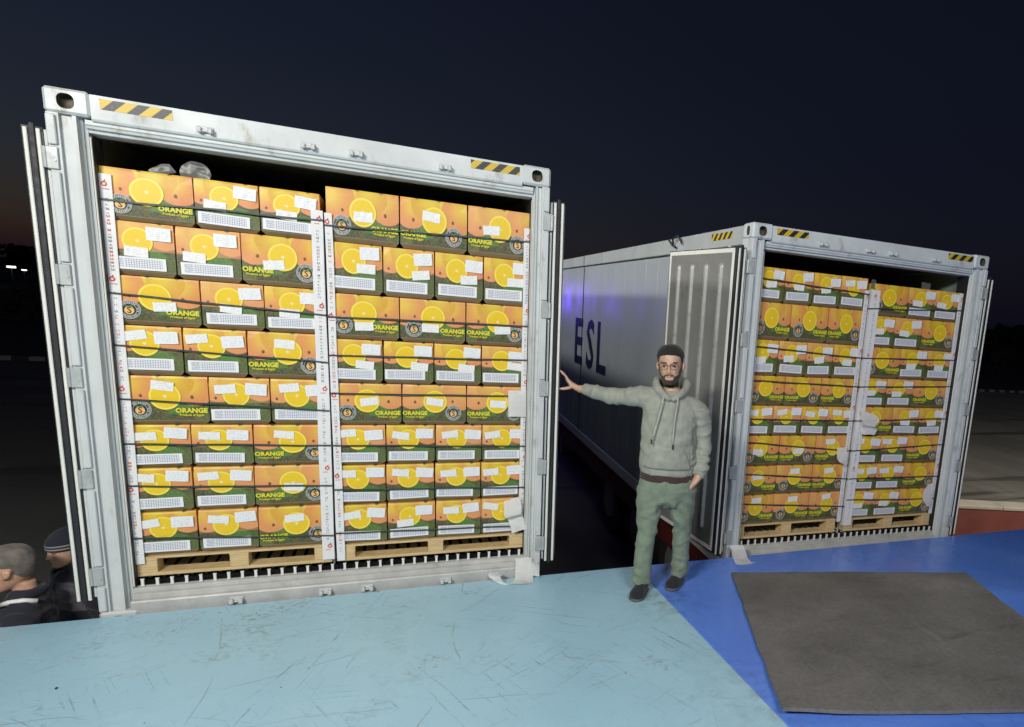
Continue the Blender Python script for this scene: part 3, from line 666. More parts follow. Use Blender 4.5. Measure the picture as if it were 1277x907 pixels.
        a, b = S(dt - 0.0098, dt - 0.004); MB().box(0.0690, dw - 0.0510, a, b, z0 + 0.0585, z1 - 0.0555).obj('inner_sheet', M['door_face'], d)
        for x in (0.215, 0.45, 0.685, 0.92):
            rb = MB(); h0, h1, w = z0 + 0.17, z1 - 0.13, 0.026
            nn = 8; pts = []
            for k in range(nn + 1): t = math.pi * k / nn; pts.append((x + w * math.cos(t), h1 - w + w * math.sin(t)))
            for k in range(nn + 1): t = math.pi + math.pi * k / nn; pts.append((x + w * math.cos(t), h0 + w + w * math.sin(t)))
            cx, cz = x, (h0 + h1) / 2; ya, yb = sgn * (dt - 0.0045), sgn * (dt + 0.016); L = len(pts)
            ins = [(x + (p[0] - x) * 0.45, p[1] - math.copysign(0.012, p[1] - cz)) for p in pts]
            rb.add([(p[0], ya, p[1]) for p in pts] + [(p[0], yb, p[1]) for p in ins], [(k, (k + 1) % L, L + (k + 1) % L, L + k) for k in range(L)] + [tuple(range(L, 2 * L))])
            rb.obj('door_rib', M['door_rib'], d)
        for x in (0.30, 0.78):     # locking bars on the outer face
            MB().tube([(x, -sgn * 0.022, z0 - 0.02), (x, -sgn * 0.022, z1 + 0.02)], 0.014, 8).obj('lock_rod', M['hinge'], d)
    return r
M['rib_rail'] = worn('top_rail_paint', (0.40, 0.43, 0.43), 0.35, 0, 0.08, 2, 0.05, 30, (0.25, 0.24, 0.2), 0.03)
C1 = container((0, 0, 0), 0.0, 'near white refrigerated container with both doors swung back, packed with orange cartons', ((-0.008, 0.010, math.pi / 2 + 0.02), (CW + 0.012, 0.010, math.pi / 2 - 0.01)), 'frame', False)
C2P = (3.9962786, 0.1059611, -0.1200675); C2R = -0.017523
C2 = container(C2P, C2R, 'far white refrigerated container with one ribbed grey door folded along its side', ((-0.018, 0.020, math.pi / 2 + 0.135), (CW + 0.012, 0.010, math.pi / 2 - 0.01)), 'frame2', True)

# trailers under the containers
def trailer(loc, rz, label):
    r = empty('semi_trailer', loc, rz); tag(r, label, 'trailer', 'trailers under the containers')
    top = -0.004
    for x in (0.06, CW - 0.16): MB().box(x, x + 0.10, 0.12, 12.0, top - 0.30, top, bev=0.01).obj('side_beam', M['red'], r)
    for x in (0.75, CW - 0.87): MB().box(x, x + 0.12, 0.2, 12.0, top - 0.36, top - 0.002, bev=0.01).obj('main_beam', M['red'], r)
    for k in range(9): MB().box(0.161, CW - 0.161, 0.4 + k * 1.4, 0.5 + k * 1.4, top - 0.28, top - 0.16).obj('cross_member', M['red'], r)
    MB().box(0.1, CW - 0.1, 0.02, 0.10, top - 0.62, top - 0.50, bev=0.01).obj('bumper', M['red'], r)
    gz = GZ - loc[2]; R_ = 0.50
    ty = MB().tube([(-0.14, 0, 0), (-0.12, 0, 0), (0.12, 0, 0), (0.14, 0, 0)], [R_ - 0.04, R_, R_, R_ - 0.04], 28).mesh('tyre', M['tyre'])
    ri = MB().tube([(-0.146, 0, 0), (-0.1405, 0, 0), (0.1405, 0, 0), (0.146, 0, 0)], [0.20, 0.26, 0.26, 0.20], 20).mesh('rim', M['rim'])
    for y in (1.6, 2.95, 4.3):
        MB().tube([(0.2, y, gz + R_), (CW - 0.2, y, gz + R_)], 0.07, 8).obj('axle', M['hinge'], r)
        for x in (0.30, CW - 0.30):
            w = link('wheel', ty, r, (x, y, gz + R_)); link('rim', ri, w)
    MB().box(0.5, 0.7, 9.5, 9.7, gz + 0.01, top - 0.36).obj('landing_leg', M['hinge'], r); MB().box(CW - 0.7, CW - 0.5, 9.5, 9.7, gz + 0.01, top - 0.36).obj('landing_leg', M['hinge'], r)
    return r
trailer((0, 0.05, 0), 0, 'red trailer chassis hidden in shadow under the near container')
trailer(C2P, C2R, 'red trailer chassis under the far container, seen below its folded door')
# blue marker lamp on the side of the near container
bl = empty('marker_lamp', (3.0, 12.1, 2.1)); tag(bl, 'blue marker lamp on the near container lighting the far side wall', 'lamp')
MB().box(-0.05, -0.012, -0.06, 0.06, -0.05, 0.05, bev=0.01).tube([(CW - 3.02, 0, 0), (-0.05, 0, 0)], 0.015, 6).obj('lamp_base', M['rubber'], bl)
MB().tube([(-0.012, 0, 0), (0.02, 0, 0), (0.035, 0, 0)], [0.04, 0.038, 0.02], 12).obj('lens', M['lamp_blue'], bl)
d = bpy.data.lights.new('marker_lamp_light', 'POINT'); d.energy = 45; d.color = (0.16, 0.08, 1.0); d.shadow_soft_size = 0.35
o = bpy.data.objects.new('marker_lamp_light', d); COL.objects.link(o); o.location = (3.08, 12.0, 2.1)

# ================================================================== CARTONS
CHT = 0.266
def carton_body(w, dep, mats, name, seed):
    g = 0.0015; m = MB(); b = 0.022; rg = random.Random(seed); hw0 = w / 2 - g
    zs = [b, 0.06, 0.10, 0.14, 0.18, 0.22, CHT - 0.012, CHT - 0.002]; us = [-1, -0.96, -0.7, -0.35, 0, 0.35, 0.7, 0.96, 1]
    def front(u, z):
        bulge = -0.0032 * (1 - u * u) * math.sin(math.pi * min(1, max(0, z / CHT))) 
        dent = 0.0022 * noise.noise((u * 2.1 + seed, z * 9, seed * 1.7))
        return min(0.0, bulge) + max(-0.0012, dent) * (0.5 if abs(u) < .9 else 1.2) - 0.0012
    ct = {(-1, 1): rg.uniform(0, .005), (1, 1): rg.uniform(0, .005), (-1, 0): rg.uniform(0, .004), (1, 0): rg.uniform(0, .004)}
    rows = [[(u * (hw0 - 0.020), 0.022, 0.0) for u in us]]
    for z in zs:
        r = []
        for u in us:
            y = front(u, z); x = u * hw0; zz = z
            if abs(u) > .95:
                k = ct[(1 if u > 0 else -1, 1 if z > CHT / 2 else 0)] * (1 if (z > CHT - .02 or z < .03) else 0.25)
                y += k + 0.0015; x -= math.copysign(k * .6, u)
            if z > CHT - 0.005: y += 0.003; zz -= 0.0015 * abs(noise.noise((u * 3, seed, 1)))
            r.append((x, y, zz))
        rows.append(r)
    n = len(us) + 2; vs = []
    for r in rows: vs += r + [(r[-1][0], dep, r[-1][2]), (r[0][0], dep, r[0][2])]
    fs = [(r * n + k, r * n + (k + 1) % n, (r + 1) * n + (k + 1) % n, (r + 1) * n + k) for r in range(len(rows) - 1) for k in range(n)]
    fs += [tuple(range(n))[::-1], tuple(range((len(rows) - 1) * n, len(rows) * n))]
    return m.add(vs, fs).mesh(name, mats)
ME = {}
for sd in range(5):
    ME['L', sd] = carton_body(0.40, 0.30, M['cartL'], 'orange_carton', 3.1 + sd * 5); ME['R', sd] = carton_body(0.40, 0.30, M['cartR'], 'orange_carton', 4.7 + sd * 5); ME['S', sd] = carton_body(0.30, 0.40, M['cartS'], 'orange_carton', 6.3 + sd * 5)
YF = -0.0082                                                    # printed pieces lie just proud of the card
ME['slice'] = MB().disc(0, 0, 0.066, 0, 32).mesh('printed_slice', M['slice'])
lg = MB(); lg.disc(0, 0, 0.0500, 0.0, 32, 1).disc(0, 0, 0.0475, -0.0004, 32, 0, r2=0.0).disc(0, 0, 0.0445, -0.0008, 32, 1, r2=0.0425)
lg.disc(0, 0, 0.0335, -0.0008, 32, 1, r2=0.0318)
for k in range(30):                                              # ring of small letters
    a = 2 * math.pi * k / 30
    if k in (2, 3, 12, 13, 14, 28): continue
    c, s_ = math.cos(a), math.sin(a); rr = 0.0378; t = Vector((-s_, 0, c)); rd_ = Vector((c, 0, s_)); p = Vector((rr * c, -0.0009, rr * s_))
    wl = 0.0022 if k % 3 else 0.0013
    lg.add([p - t * wl - rd_ * 0.0028, p + t * wl - rd_ * 0.0028, p + t * wl + rd_ * 0.0028, p - t * wl + rd_ * 0.0028], [(0, 1, 2, 3)], 1)
lg.disc(0.0, -0.004, 0.0215, -0.0012, 24, 2, r2=0.0)
lg.add([(-0.002, -0.0016, 0.016), (0.006, -0.0016, 0.024), (0.020, -0.0016, 0.021), (0.009, -0.0016, 0.014)], [(0, 1, 2, 3)], 3)
lg.add([(-0.004, -0.0016, 0.016), (-0.010, -0.0016, 0.023), (-0.020, -0.0016, 0.020), (-0.011, -0.0016, 0.0135)], [(0, 1, 2, 3)], 3)
st = text_mesh('S', 0.046, M['ink_black'], 0.0006)
lg.add([(v.co.x, v.co.y - 0.0022, v.co.z - 0.004) for v in st.vertices], [tuple(p.vertices) for p in st.polygons], 0)
ME['logo'] = lg.mesh('logo', [M['ink_black'], M['ink_white'], M['ink_peach'], M['ink_green']], fix=False)
t1 = text_mesh('ORANGE', 0.036, M['ink_yellow'], 0.0016, spacing=1.02)
t1b = text_mesh('ORANGE', 0.036, M['ink_yellow'], 0.0034, spacing=1.02)
t2 = text_mesh('Produce of Egypt', 0.0165, M['ink_yellow'], 0.0004)
ME['text'] = join_meshes('lettering', [(t1b, 1, (0, 0.0004, 0.010)), (t1, 0, (0, -0.0003, 0.010)), (t2, 0, (0, -0.0003, -0.014))], [M['ink_yellow'], M['ink_green']])
ME['table'] = MB().box(-0.120, 0.120, 0, 0.0006, -0.031, 0.031).mesh('table_label', M['table'])
def curled(w, h, name, mat):
    m = MB(); nx, nz = 6, 4; vs = []
    for s_ in (0, 1):
        for i in range(nx + 1):
            for j in range(nz + 1):
                x = -w / 2 + w * i / nx; z = -h / 2 + h * j / nz
                y = -0.0007 - 0.004 * max(0, (i / nx - 0.75)) * (j / nz) * 4 - 0.0012 * noise.noise((i * 0.9, j * 0.9, w * 50)) + (0.0004 if s_ else 0)
                vs.append((x, y, z))
    K = (nx + 1) * (nz + 1); fs = []
    for i in range(nx):
        for j in range(nz):
            k = i * (nz + 1) + j; q = (k, k + nz + 1, k + nz + 2, k + 1); fs += [q, tuple(K + t for t in q)[::-1]]
    return m.add(vs, fs).mesh(name, mat, fix=False)
ME['stickA'] = curled(0.108, 0.066, 'sticker', M['stick_a'])
ME['stickB'] = curled(0.104, 0.050, 'sticker', M['stick_b'])

ORD = ['first', 'second', 'third', 'fourth', 'fifth', 'sixth', 'seventh', 'bottom']
STK = {1: 'left stack, near container', 2: 'right stack, near container', 3: 'left stack, far container', 4: 'right stack, far container'}
def put_carton(kind, x0, x1, y, z0, z1, parentM, rz, label, rowstyle):
    w = 0.40 if kind in 'LR' else 0.30
    o = link('orange_carton', ME[kind, random.randrange(5)]); sc = ((x1 - x0 - 0.003) / w, 1, (z1 - z0 - 0.002) / CHT)
    p = parentM @ Vector(((x0 + x1) / 2 + random.uniform(-.001, .001), y + random.uniform(-0.003, 0.003), z0 + 0.001))
    o.location = p; o.rotation_euler = (random.uniform(-0.006, 0.010), 0, rz + random.uniform(-0.014, 0.014)); o.scale = sc
    tag(o, label, 'carton', 'orange cartons stacked on the pallets')
    J = lambda a: random.uniform(-a, a)
    if kind in 'LR':
        k = 1 if kind == 'L' else -1
        link('printed_slice', ME['slice'], o, (k * -0.002, YF, 0.156), None, (1.12, 1, 1.12))
        link('logo', ME['logo'], o, (k * -0.117, YF - 0.0006, 0.082))
        link('lettering', ME['text'], o, (k * 0.117 if k > 0 else -0.122, YF - 0.0002, 0.068))
        if rowstyle is not None:
            sx, sz = rowstyle; link('sticker', ME['stickB'], o, (k * (sx + J(0.03)), YF - 0.0012, sz + J(0.012)), (0, J(0.16), 0))
    else:
        link('printed_slice', ME['slice'], o, (-0.014 + J(0.004), YF, 0.172), None, (1.02, 1, 1.02))
        link('table_label', ME['table'], o, (-0.016 + J(0.008), YF - 0.001, 0.058 + J(0.004)), (0, J(0.03), 0))
        link('sticker', ME['stickA'], o, (0.084 + J(0.008), YF - 0.0012, 0.210 + J(0.010)), (0, J(0.10), 0))
        hi, bx = rowstyle if rowstyle else (0, -0.03)
        link('sticker', ME['stickB'], o, (bx + J(0.016), YF - 0.0022, (0.205 if hi else 0.125) + J(0.012)), (0, J(0.18 if hi else 0.12), 0))
    return o
C1M = Matrix.Identity(4); C2M = Matrix.Translation(C2P) @ Matrix.Rotation(C2R, 4, 'Z')
SL, SM_, SH = (-0.0, 0.118), (0.0, 0.155), (-0.02, 0.205)
stacks = {
 1: (C1M, 0, [0.145, 1.142], [0.393, 0.662, 0.927, 1.181, 1.462, 1.739, 2.006, 2.291, 2.557],
     [('LSS', (None, (0, -.06), (0, -.03))), ('SSR', ((0, -.02), (0, -.05), (0.045, .118))), ('LSS', ((0.01, .118), (0, -.02), (0, -.02))), ('SSR', ((1, -.06), (1, -.085), (-.0, .205))),
      ('LSS', ((0.01, .205), (1, -.055), (1, -.06))), ('SSR', ((1, -.06), (1, -.065), (0.04, .205))), ('SSR', ((1, -.06), (1, -.065), (0.02, .118))), ('SSR', ((1, -.08), (1, -.06), (0.01, .20)))]),
 2: (C1M, 0, [1.163, 2.338], [0.384, 0.652, 0.916, 1.179, 1.447, 1.720, 1.995, 2.297, 2.607],
     [('LRR', ((0.02, .13), (0.035, .165), (0.075, .15))), ('SSSS', ((0, .05), (0, .06), (0, .05), (0, .06))), ('LLR', ((-0.02, .085), (0.0, .095), (-0.02, .095))), ('SSSS', ((0, .06),) * 4),
      ('LRR', ((0.0, .155), (0.0, .165), (0.01, .135))), ('SSSS', ((1, -.075), (1, -.05), (1, -.065), (1, -.07))), ('SSSS', ((1, -.085), (1, -.07), (1, -.06), (1, -.075))), ('SSSS', ((1, -.06), (0, -.05), (1, -.055), (1, -.08)))]),
 3: (C2M, C2R, [0.118, 1.212], [0.400, 0.665, 0.923, 1.188, 1.447, 1.70, 1.996, 2.300, 2.575],
     [('SSSS', ((0, 0), (0, .01), (0, -.03), (1, -.05))), ('LLR', (None, None, None)), ('SSSS', ((0, -.03), (0, -.04), (0, -.02), (0, .02))), ('LRR', (None, None, None)),
      ('SSSS', ((1, -.07), (1, -.07), (1, -.06), (1, -.06))), ('LRR', ((0.0, .12), (0.0, .12), (0.04, .215))), ('LLR', ((0.0, .16), (0.0, .215), (0.03, .21))), ('LLR', ((0.0, .225), (0.0, .225), (0.04, .225)))]),
 4: (C2M, C2R, [1.248, 2.284], [0.394, 0.657, 0.915, 1.184, 1.451, 1.714, 1.993, 2.269, 2.542],
     [('LSS', (None, (0, -.06), (0, -.06))), ('SSR', ((0, -.04), (0, -.05), None)), ('LSS', (None, (0, -.02), (0, -.02))), ('SSR', ((0, -.03), (0, -.03), None)),
      ('LSS', (None, (0, .0), (0, .0))), ('SSR', ((1, -.08), (1, -.08), None)), ('SSR', ((1, -.06), (1, -.06), None)), ('SSR', ((0, -.02), (0, -.02), None))])}
YS = 0.115
tops = {}
for sid, (PM, rz, (xa, xb), zs, rows) in stacks.items():
    for ri, (pat, sty) in enumerate(rows):
        z0, z1 = zs[7 - ri], zs[8 - ri]
        ws = [0.4 if c in 'LR' else 0.3 for c in pat]; tot = sum(ws); sh = random.uniform(-0.006, 0.006); x = xa + sh
        for ci, c in enumerate(pat):
            w = ws[ci] * (xb - xa) / tot
            what = 'carton with round logo' if c in 'LR' else 'carton with printed table'
            rown = ('top' if ri == 0 else ORD[ri]) + ' row'
            pos = ('leftmost', 'second', 'rightmost')[ci] if len(pat) == 3 else ('leftmost', 'second', 'third', 'rightmost')[ci]
            if len(pat) == 3 and ci == 1: pos = 'middle'
            put_carton(c, x, x + w, YS, z0, z1, PM, rz, '%s, %s in %s of %s' % (what, pos, rown, STK[sid]), sty[ci]); x += w

# pallets
def pallet(sid, PM, rz, xa, xb, zt, zb):
    w = xb - xa; p = empty('pallet', PM @ Vector((xa, YS - 0.004, zb)), rz)
    tag(p, 'pale wooden pallet under the %s' % STK[sid], 'pallet', 'pallets under the carton stacks'); h = zt - zb - 0.001
    D = 1.05
    def b(name, *a): MB().box(*a, bev=0.003).obj(name, M['wood'], p)
    for k in range(5): b('deck_board', 0, w, k * 0.2375, k * 0.2375 + 0.10, h - 0.014, h)
    for x in (0, w / 2 - 0.05, w - 0.10): b('bearer', x, x + 0.10, 0.001, D, h - 0.026, h - 0.0145)
    for x in (0, w / 2 - 0.05, w - 0.10):
        for y in (0.002, 0.46, 0.93): b('block', x + 0.002, x + 0.098, y, y + 0.115, 0.0205, h - 0.0265)
    for y in (0, 0.47, 0.94): b('base_board', 0, w, y, y + 0.11, 0, 0.020)
ZT = 0.2722
pallet(1, C1M, 0, 0.145, 1.135, 0.393, ZT); pallet(2, C1M, 0, 1.168, 2.338, 0.384, ZT)
pallet(3, C2M, C2R, 0.118, 1.16, 0.400, ZT); pallet(4, C2M, C2R, 1.255, 2.284, 0.394, ZT)

# strapping bands
SZ = {1: [(2.385, 2.406), (1.906, 1.856), (1.627, 1.571), (1.33, 1.272), (1.075, 1.053), (.831, .792), (.517, .459)],
      2: [(2.381, 2.421), (1.849, 1.866), (1.616, 1.636), (1.383, 1.386), (1.052, 1.031), (.764, .731), (.473, .442)],
      3: [(2.482, 2.439), (1.939, 1.889), (1.658, 1.633), (1.336, 1.325), (1.139, 1.048), (0.864, 0.786), (0.6, 0.523)],
      4: [(2.32, 2.38), (1.889, 1.916), (1.633, 1.666), (1.325, 1.353), (1.048, 1.099), (0.785, 0.779), (0.585, 0.553)]}
for sid, L in SZ.items():
    PM, rz, (xa, xb), zs, rows = stacks[sid]
    for i, (za, zb) in enumerate(L):
        m = MB(); n = 14; pts = []; pts.append((xa - 0.010, YS + 0.25, za)); 
        for k in range(n + 1):
            t = k / n; e = (0.5 - abs(t - 0.5)) * 2
            pts.append((xa - 0.008 + (xb - xa + 0.016) * t, YS - 0.0245 + 0.004 * min(1, e * 6), za + (zb - za) * t + 0.006 * noise.noise((t * 3, i * 3.7, sid * 9.1)) * min(1, e * 4)))
        pts.append((xb + 0.010, YS + 0.25, zb)); h = 0.0046; vs = []
        for (x, y, z) in pts: vs += [(x, y, z - h), (x, y - 0.0016, z - h), (x, y - 0.0016, z + h), (x, y, z + h)]
        fs = [(4 * k + a, 4 * k + (a + 1) % 4, 4 * k + 4 + (a + 1) % 4, 4 * k + 4 + a) for k in range(len(pts) - 1) for a in range(4)]
        m.add([PM @ Vector(v) for v in vs], fs + [(3, 2, 1, 0), tuple(range(4 * len(pts) - 4, 4 * len(pts)))])
        o = m.obj('strapping_band', M['strap'])
        tag(o, '%s dark strapping band from the top around %s' % ('bottom' if i == 6 else ORD[i], STK[sid]), 'strap', 'strapping bands round the stacks')

# edge boards with small vertical print
ring = MB().disc(0, 0, 0.013, 0, 14, 0, r2=0.0065)
ring.add([(-0.002, 0, 0.010), (0.004, 0, 0.022), (0.008, 0, 0.020), (0.004, 0, 0.010)], [(0, 1, 2, 3)], 1)
EB = [(1, 0.148, 0.200, 0.134, 0.190, 2.515, 0.355, 'L'), (1, 1.088, 1.150, 1.083, 1.150, 2.460, 0.297, 'R'),
      (2, 1.158, 1.196, 1.164, 1.209, 2.452, 0.282, 'L'), (2, 2.296, 2.341, 2.298, 2.346, 2.505, 0.446, 'R'),
      (3, 0.112, 0.176, 0.112, 0.150, 2.552, 0.400, 'L'), (3, 1.176, 1.220, 1.158, 1.202, 2.470, 0.378, 'R'),
      (4, 1.250, 1.342, 1.236, 1.322, 2.482, 0.334, 'L'), (4, 2.243, 2.290, 2.246, 2.286, 2.536, 0.398, 'R')]
for sid, ta, tb_, ba, bb, zt, zb, side in EB:
    PM = stacks[sid][0]; rz = stacks[sid][1]; m = MB(); n = 26; th = 0.004; y0 = YS - 0.0175; vs = []
    rng = random.Random(sid * 31 + ord(side))
    rows_ = []
    for k in range(n + 1):
        t = k / n; z = zt + (zb - zt) * t; a = ta + (ba - ta) * t + 0.004 * noise.noise((t * 4, sid, ord(side) * .37)); b = tb_ + (bb - tb_) * t + 0.003 * noise.noise((t * 4, sid + 5, ord(side) * .37)); rows_.append((a, b, z))
        yy = y0 - 0.002 * noise.noise((t * 6, sid * 3.1, 2.2))
        if side == 'L': sec = [(b, yy), (a, yy), (a, yy + 0.06), (a + th, yy + 0.06), (a + th, yy + th), (b, yy + th)]
        else: sec = [(a, yy), (b, yy), (b, yy + 0.06), (b - th, yy + 0.06), (b - th, yy + th), (a, yy + th)]
        vs += [(x, y, z) for x, y in sec]
    fs = [(6 * k + q, 6 * k + (q + 1) % 6, 6 * k + 6 + (q + 1) % 6, 6 * k + 6 + q) for k in range(n) for q in range(6)]
    m.add([PM @ Vector(v) for v in vs], fs + [(0, 1, 2, 3, 4, 5), tuple(range(6 * n, 6 * n + 6))])
    o = m.obj('edge_board', M['board'])
    tag(o, 'white printed cardboard edge board down the %s edge of %s' % ('left' if side == 'L' else 'right', STK[sid]), 'edge board', 'white edge boards on the stacks')
    # print: a ring mark then a run of tiny upright characters, repeated
    L = MB(); z = zt - 0.05
    def at(zz):
        t = (zt - zz) / (zt - zb); k = min(n - 1, max(0, int(t * n))); a, b, _ = rows_[k]; return a, b
    red_side = side == 'L' and sid in (1, 2)
    while z > zb + 0.09:
        a, b = at(z); c = (a + b) / 2; yp = y0 - 0.0034
        L.add([PM @ Vector((v[0] + c + (0.010 if side == 'R' else -0.006), yp, v[2] + z)) for v in ring.v], ring.f, 0)
        L.add([PM @ Vector(p) for p in ((c - 0.014, yp, z - 0.024), (c + 0.014, yp, z - 0.024), (c + 0.014, yp, z - 0.027), (c - 0.014, yp, z - 0.027))], [(0, 1, 2, 3)], 0)
        z -= 0.05; nchar = 20
        for k in range(nchar):
            z -= 0.0185 if rng.random() < 0.82 else 0.034
            if z < zb + 0.03: break
            a, b = at(z); c = (a + b) / 2; mi = 0 if (red_side and (k % 9) > 4) else 1
            w_ = 0.0062; hh = 0.0058; sh = rng.choice('IEOTLH')
            def bar(x0, x1, z0, z1): L.add([PM @ Vector(p) for p in ((c + x0, yp, z + z0), (c + x1, yp, z + z0), (c + x1, yp, z + z1), (c + x0, yp, z + z1))], [(0, 1, 2, 3)], mi)
            if sh in 'EOLI': bar(-w_, w_, -hh, -hh + 0.0028)
            if sh in 'EOHT': bar(-w_, -w_ + 0.0028, -hh + 0.0029, hh)
            if sh in 'OHE': bar(w_ - 0.0028, w_, -hh + 0.0029, hh)
            if sh in 'ETI': bar(-w_ + 0.0029, w_ - 0.0029, -0.0012, 0.0014)
        z -= 0.05
    L.obj('lettering', [M['ink_red'], M['ink_grey']], o, fix=False)['kind'] = 'stuff'

# loose papers and wrap
def sheet(name, pts, mat, label, cat, group=None, width=None, th=0.0006, crumple=0.007, PM=None, seed=0):
    """strip of paper: list of (left point, right point) pairs"""
    n = 10; vs = []; R_ = []
    def cr(p0, p1, p2, p3, t): return 0.5 * ((2 * p1) + (-p0 + p2) * t + (2 * p0 - 5 * p1 + 4 * p2 - p3) * t * t + (-p0 + 3 * p1 - 3 * p2 + p3) * t ** 3)
    P = [(Vector(a), Vector(b)) for a, b in pts]
    for i in range(len(P) - 1):
        for s_ in range(6):
            t = s_ / 6; g = lambda k, q: P[min(max(k, 0), len(P) - 1)][q]
            R_.append((cr(g(i - 1, 0), g(i, 0), g(i + 1, 0), g(i + 2, 0), t), cr(g(i - 1, 1), g(i, 1), g(i + 1, 1), g(i + 2, 1), t)))
    R_.append(P[-1]); rowsn = len(R_); base = []
    for k, (a, b) in enumerate(R_):
        for j in range(n + 1):
            p = a.lerp(b, j / n); w_ = (noise.noise_vector((p.x * 14 + seed, p.y * 14, p.z * 14)) + noise.noise_vector((p.x * 37, p.y * 37 + 4, p.z * 37)) * 0.45) * crumple; base.append(p + w_)
    me = bpy.data.meshes.new(name); fs = [(k * (n + 1) + j, k * (n + 1) + j + 1, (k + 1) * (n + 1) + j + 1, (k + 1) * (n + 1) + j) for k in range(rowsn - 1) for j in range(n)]
    if PM is not None: base = [PM @ p for p in base]
    m = MB(); bm = bmesh.new(); bv = [bm.verts.new(p) for p in base]; [bm.faces.new([bv[i] for i in f]) for f in fs]
    bmesh.ops.solidify(bm, geom=bm.faces[:], thickness=th); bmesh.ops.recalc_face_normals(bm, faces=bm.faces); bm.to_mesh(me); bm.free()
    me.materials.append(mat); me.polygons.foreach_set('use_smooth', [True] * len(me.polygons)); me.set_sharp_from_angle(angle=rad(32))
    o = link(name, me); tag(o, label, cat, group); return o
GP = 'torn white papers'
yb = YS - 0.030
sheet('paper', [((2.212, yb, 1.424), (2.336, yb, 1.428)), ((2.213, yb - 0.004, 1.34), (2.335, yb - 0.004, 1.34)), ((2.214, yb - 0.006, 1.245), (2.334, yb - 0.006, 1.243))], M['paper'], 'blank white label pasted over the right edge board of near container', 'paper', GP, crumple=0.0015)
sheet('paper', [((2.195, yb, 0.64), (2.30, yb, 0.665)), ((2.19, yb - 0.03, 0.59), (2.305, yb - 0.035, 0.61)), ((2.195, yb - 0.045, 0.535), (2.31, yb - 0.05, 0.55)), ((2.225, yb - 0.01, 0.505), (2.325, yb - 0.012, 0.525)), ((2.235, yb - 0.02, 0.46), (2.345, yb - 0.02, 0.48)), ((2.248, yb - 0.03, 0.405), (2.352, yb - 0.03, 0.432))], M['paper'], 'torn white paper hanging off the lower right cartons of near container', 'paper', GP)
zp = ZP + 0.003
sheet('paper', [((2.26, -0.025, zp + 0.14), (2.375, -0.03, zp + 0.135)), ((2.262, -0.05, zp + 0.075), (2.378, -0.06, zp + 0.07)), ((2.25, -0.10, zp + 0.012), (2.37, -0.12, zp + 0.006)), ((2.18, -0.155, zp + 0.004), (2.33, -0.185, zp + 0.004)), ((2.10, -0.10, zp + 0.028), (2.19, -0.17, zp + 0.02)), ((2.085, -0.055, zp + 0.055), (2.15, -0.14, zp + 0.055)), ((2.14, -0.05, zp + 0.06), (2.17, -0.11, zp + 0.062))], M['paper'], 'curled white paper lying on the pale blue plate at the container sill', 'paper', GP)
sheet('paper', [((2.36, -0.03, zp + 0.12), (2.42, -0.03, zp + 0.10)), ((2.37, -0.07, zp + 0.10), (2.425, -0.07, zp + 0.07)), ((2.37, -0.10, zp + 0.03), (2.42, -0.10, zp + 0.015))], M['paper'], 'small folded white scrap beside the curled paper on the pale plate', 'paper', GP)
sheet('paper', [((3.985, 0.02, zp + 0.075), (4.105, 0.01, zp + 0.075)), ((3.985, -0.02, zp + 0.045), (4.11, -0.03, zp + 0.04)), ((3.955, -0.12, zp + 0.012), (4.09, -0.12, zp + 0.010)), ((3.945, -0.22, zp + 0.002), (4.10, -0.21, zp + 0.003)), ((4.06, -0.235, zp + 0.004), (4.20, -0.20, zp + 0.004))], M['paper'], 'curled white paper on the blue plate at the far container corner', 'paper', GP)
yc = YS - 0.030
sheet('paper', [((1.255, yc - 0.01, 1.41), (1.40, yc - 0.02, 1.405)), ((1.27, yc - 0.03, 1.36), (1.47, yc - 0.03, 1.335)), ((1.28, yc - 0.05, 1.31), (1.40, yc - 0.055, 1.29)), ((1.29, yc - 0.02, 1.27), (1.46, yc - 0.03, 1.255)), ((1.30, yc - 0.03, 1.215), (1.42, yc - 0.03, 1.205))], M['paper'], 'crumpled white paper caught on the middle edge board of far container', 'paper', GP, PM=C2M, crumple=0.012)
sheet('paper', [((1.075, yc, 1.075), (1.165, yc - 0.004, 1.085)), ((1.055, yc - 0.02, 1.02), (1.17, yc - 0.025, 1.03)), ((1.07, yc - 0.025, 0.97), (1.175, yc - 0.03, 0.96)), ((1.13, yc - 0.02, 0.935), (1.178, yc - 0.02, 0.915))], M['paper'], 'white paper flap over the right carton, sixth row of far container', 'paper', GP, PM=C2M, crumple=0.008)
sheet('paper', [((2.17, yc, 0.70), (2.255, yc, 0.71)), ((2.115, yc - 0.01, 0.62), (2.245, yc - 0.012, 0.63)), ((2.13, yc - 0.014, 0.55), (2.243, yc - 0.014, 0.55)), ((2.19, yc - 0.01, 0.48), (2.24, yc - 0.01, 0.47))], M['paper'], 'torn white paper on the lower right edge board of far container', 'paper', GP, PM=C2M, crumple=0.006)
GW = 'grey wrap above the stacks'
sheet('plastic_wrap', [((0.34, 0.17, 2.545), (0.42, 0.17, 2.56)), ((0.345, 0.175, 2.575), (0.46, 0.175, 2.575)), ((0.39, 0.18, 2.605), (0.43, 0.18, 2.61))], M['greyplastic'], 'pointed flap of grey plastic wrap above the near left stack', 'plastic wrap', GW, crumple=0.01)
sheet('plastic_wrap', [((0.49, 0.16, 2.53), (0.60, 0.16, 2.53)), ((0.475, 0.165, 2.585), (0.615, 0.165, 2.58)), ((0.50, 0.17, 2.63), (0.60, 0.17, 2.62)), ((0.53, 0.175, 2.648), (0.575, 0.175, 2.645))], M['greyplastic'], 'rounded flap of grey plastic wrap above the near left stack', 'plastic wrap', GW, crumple=0.008)
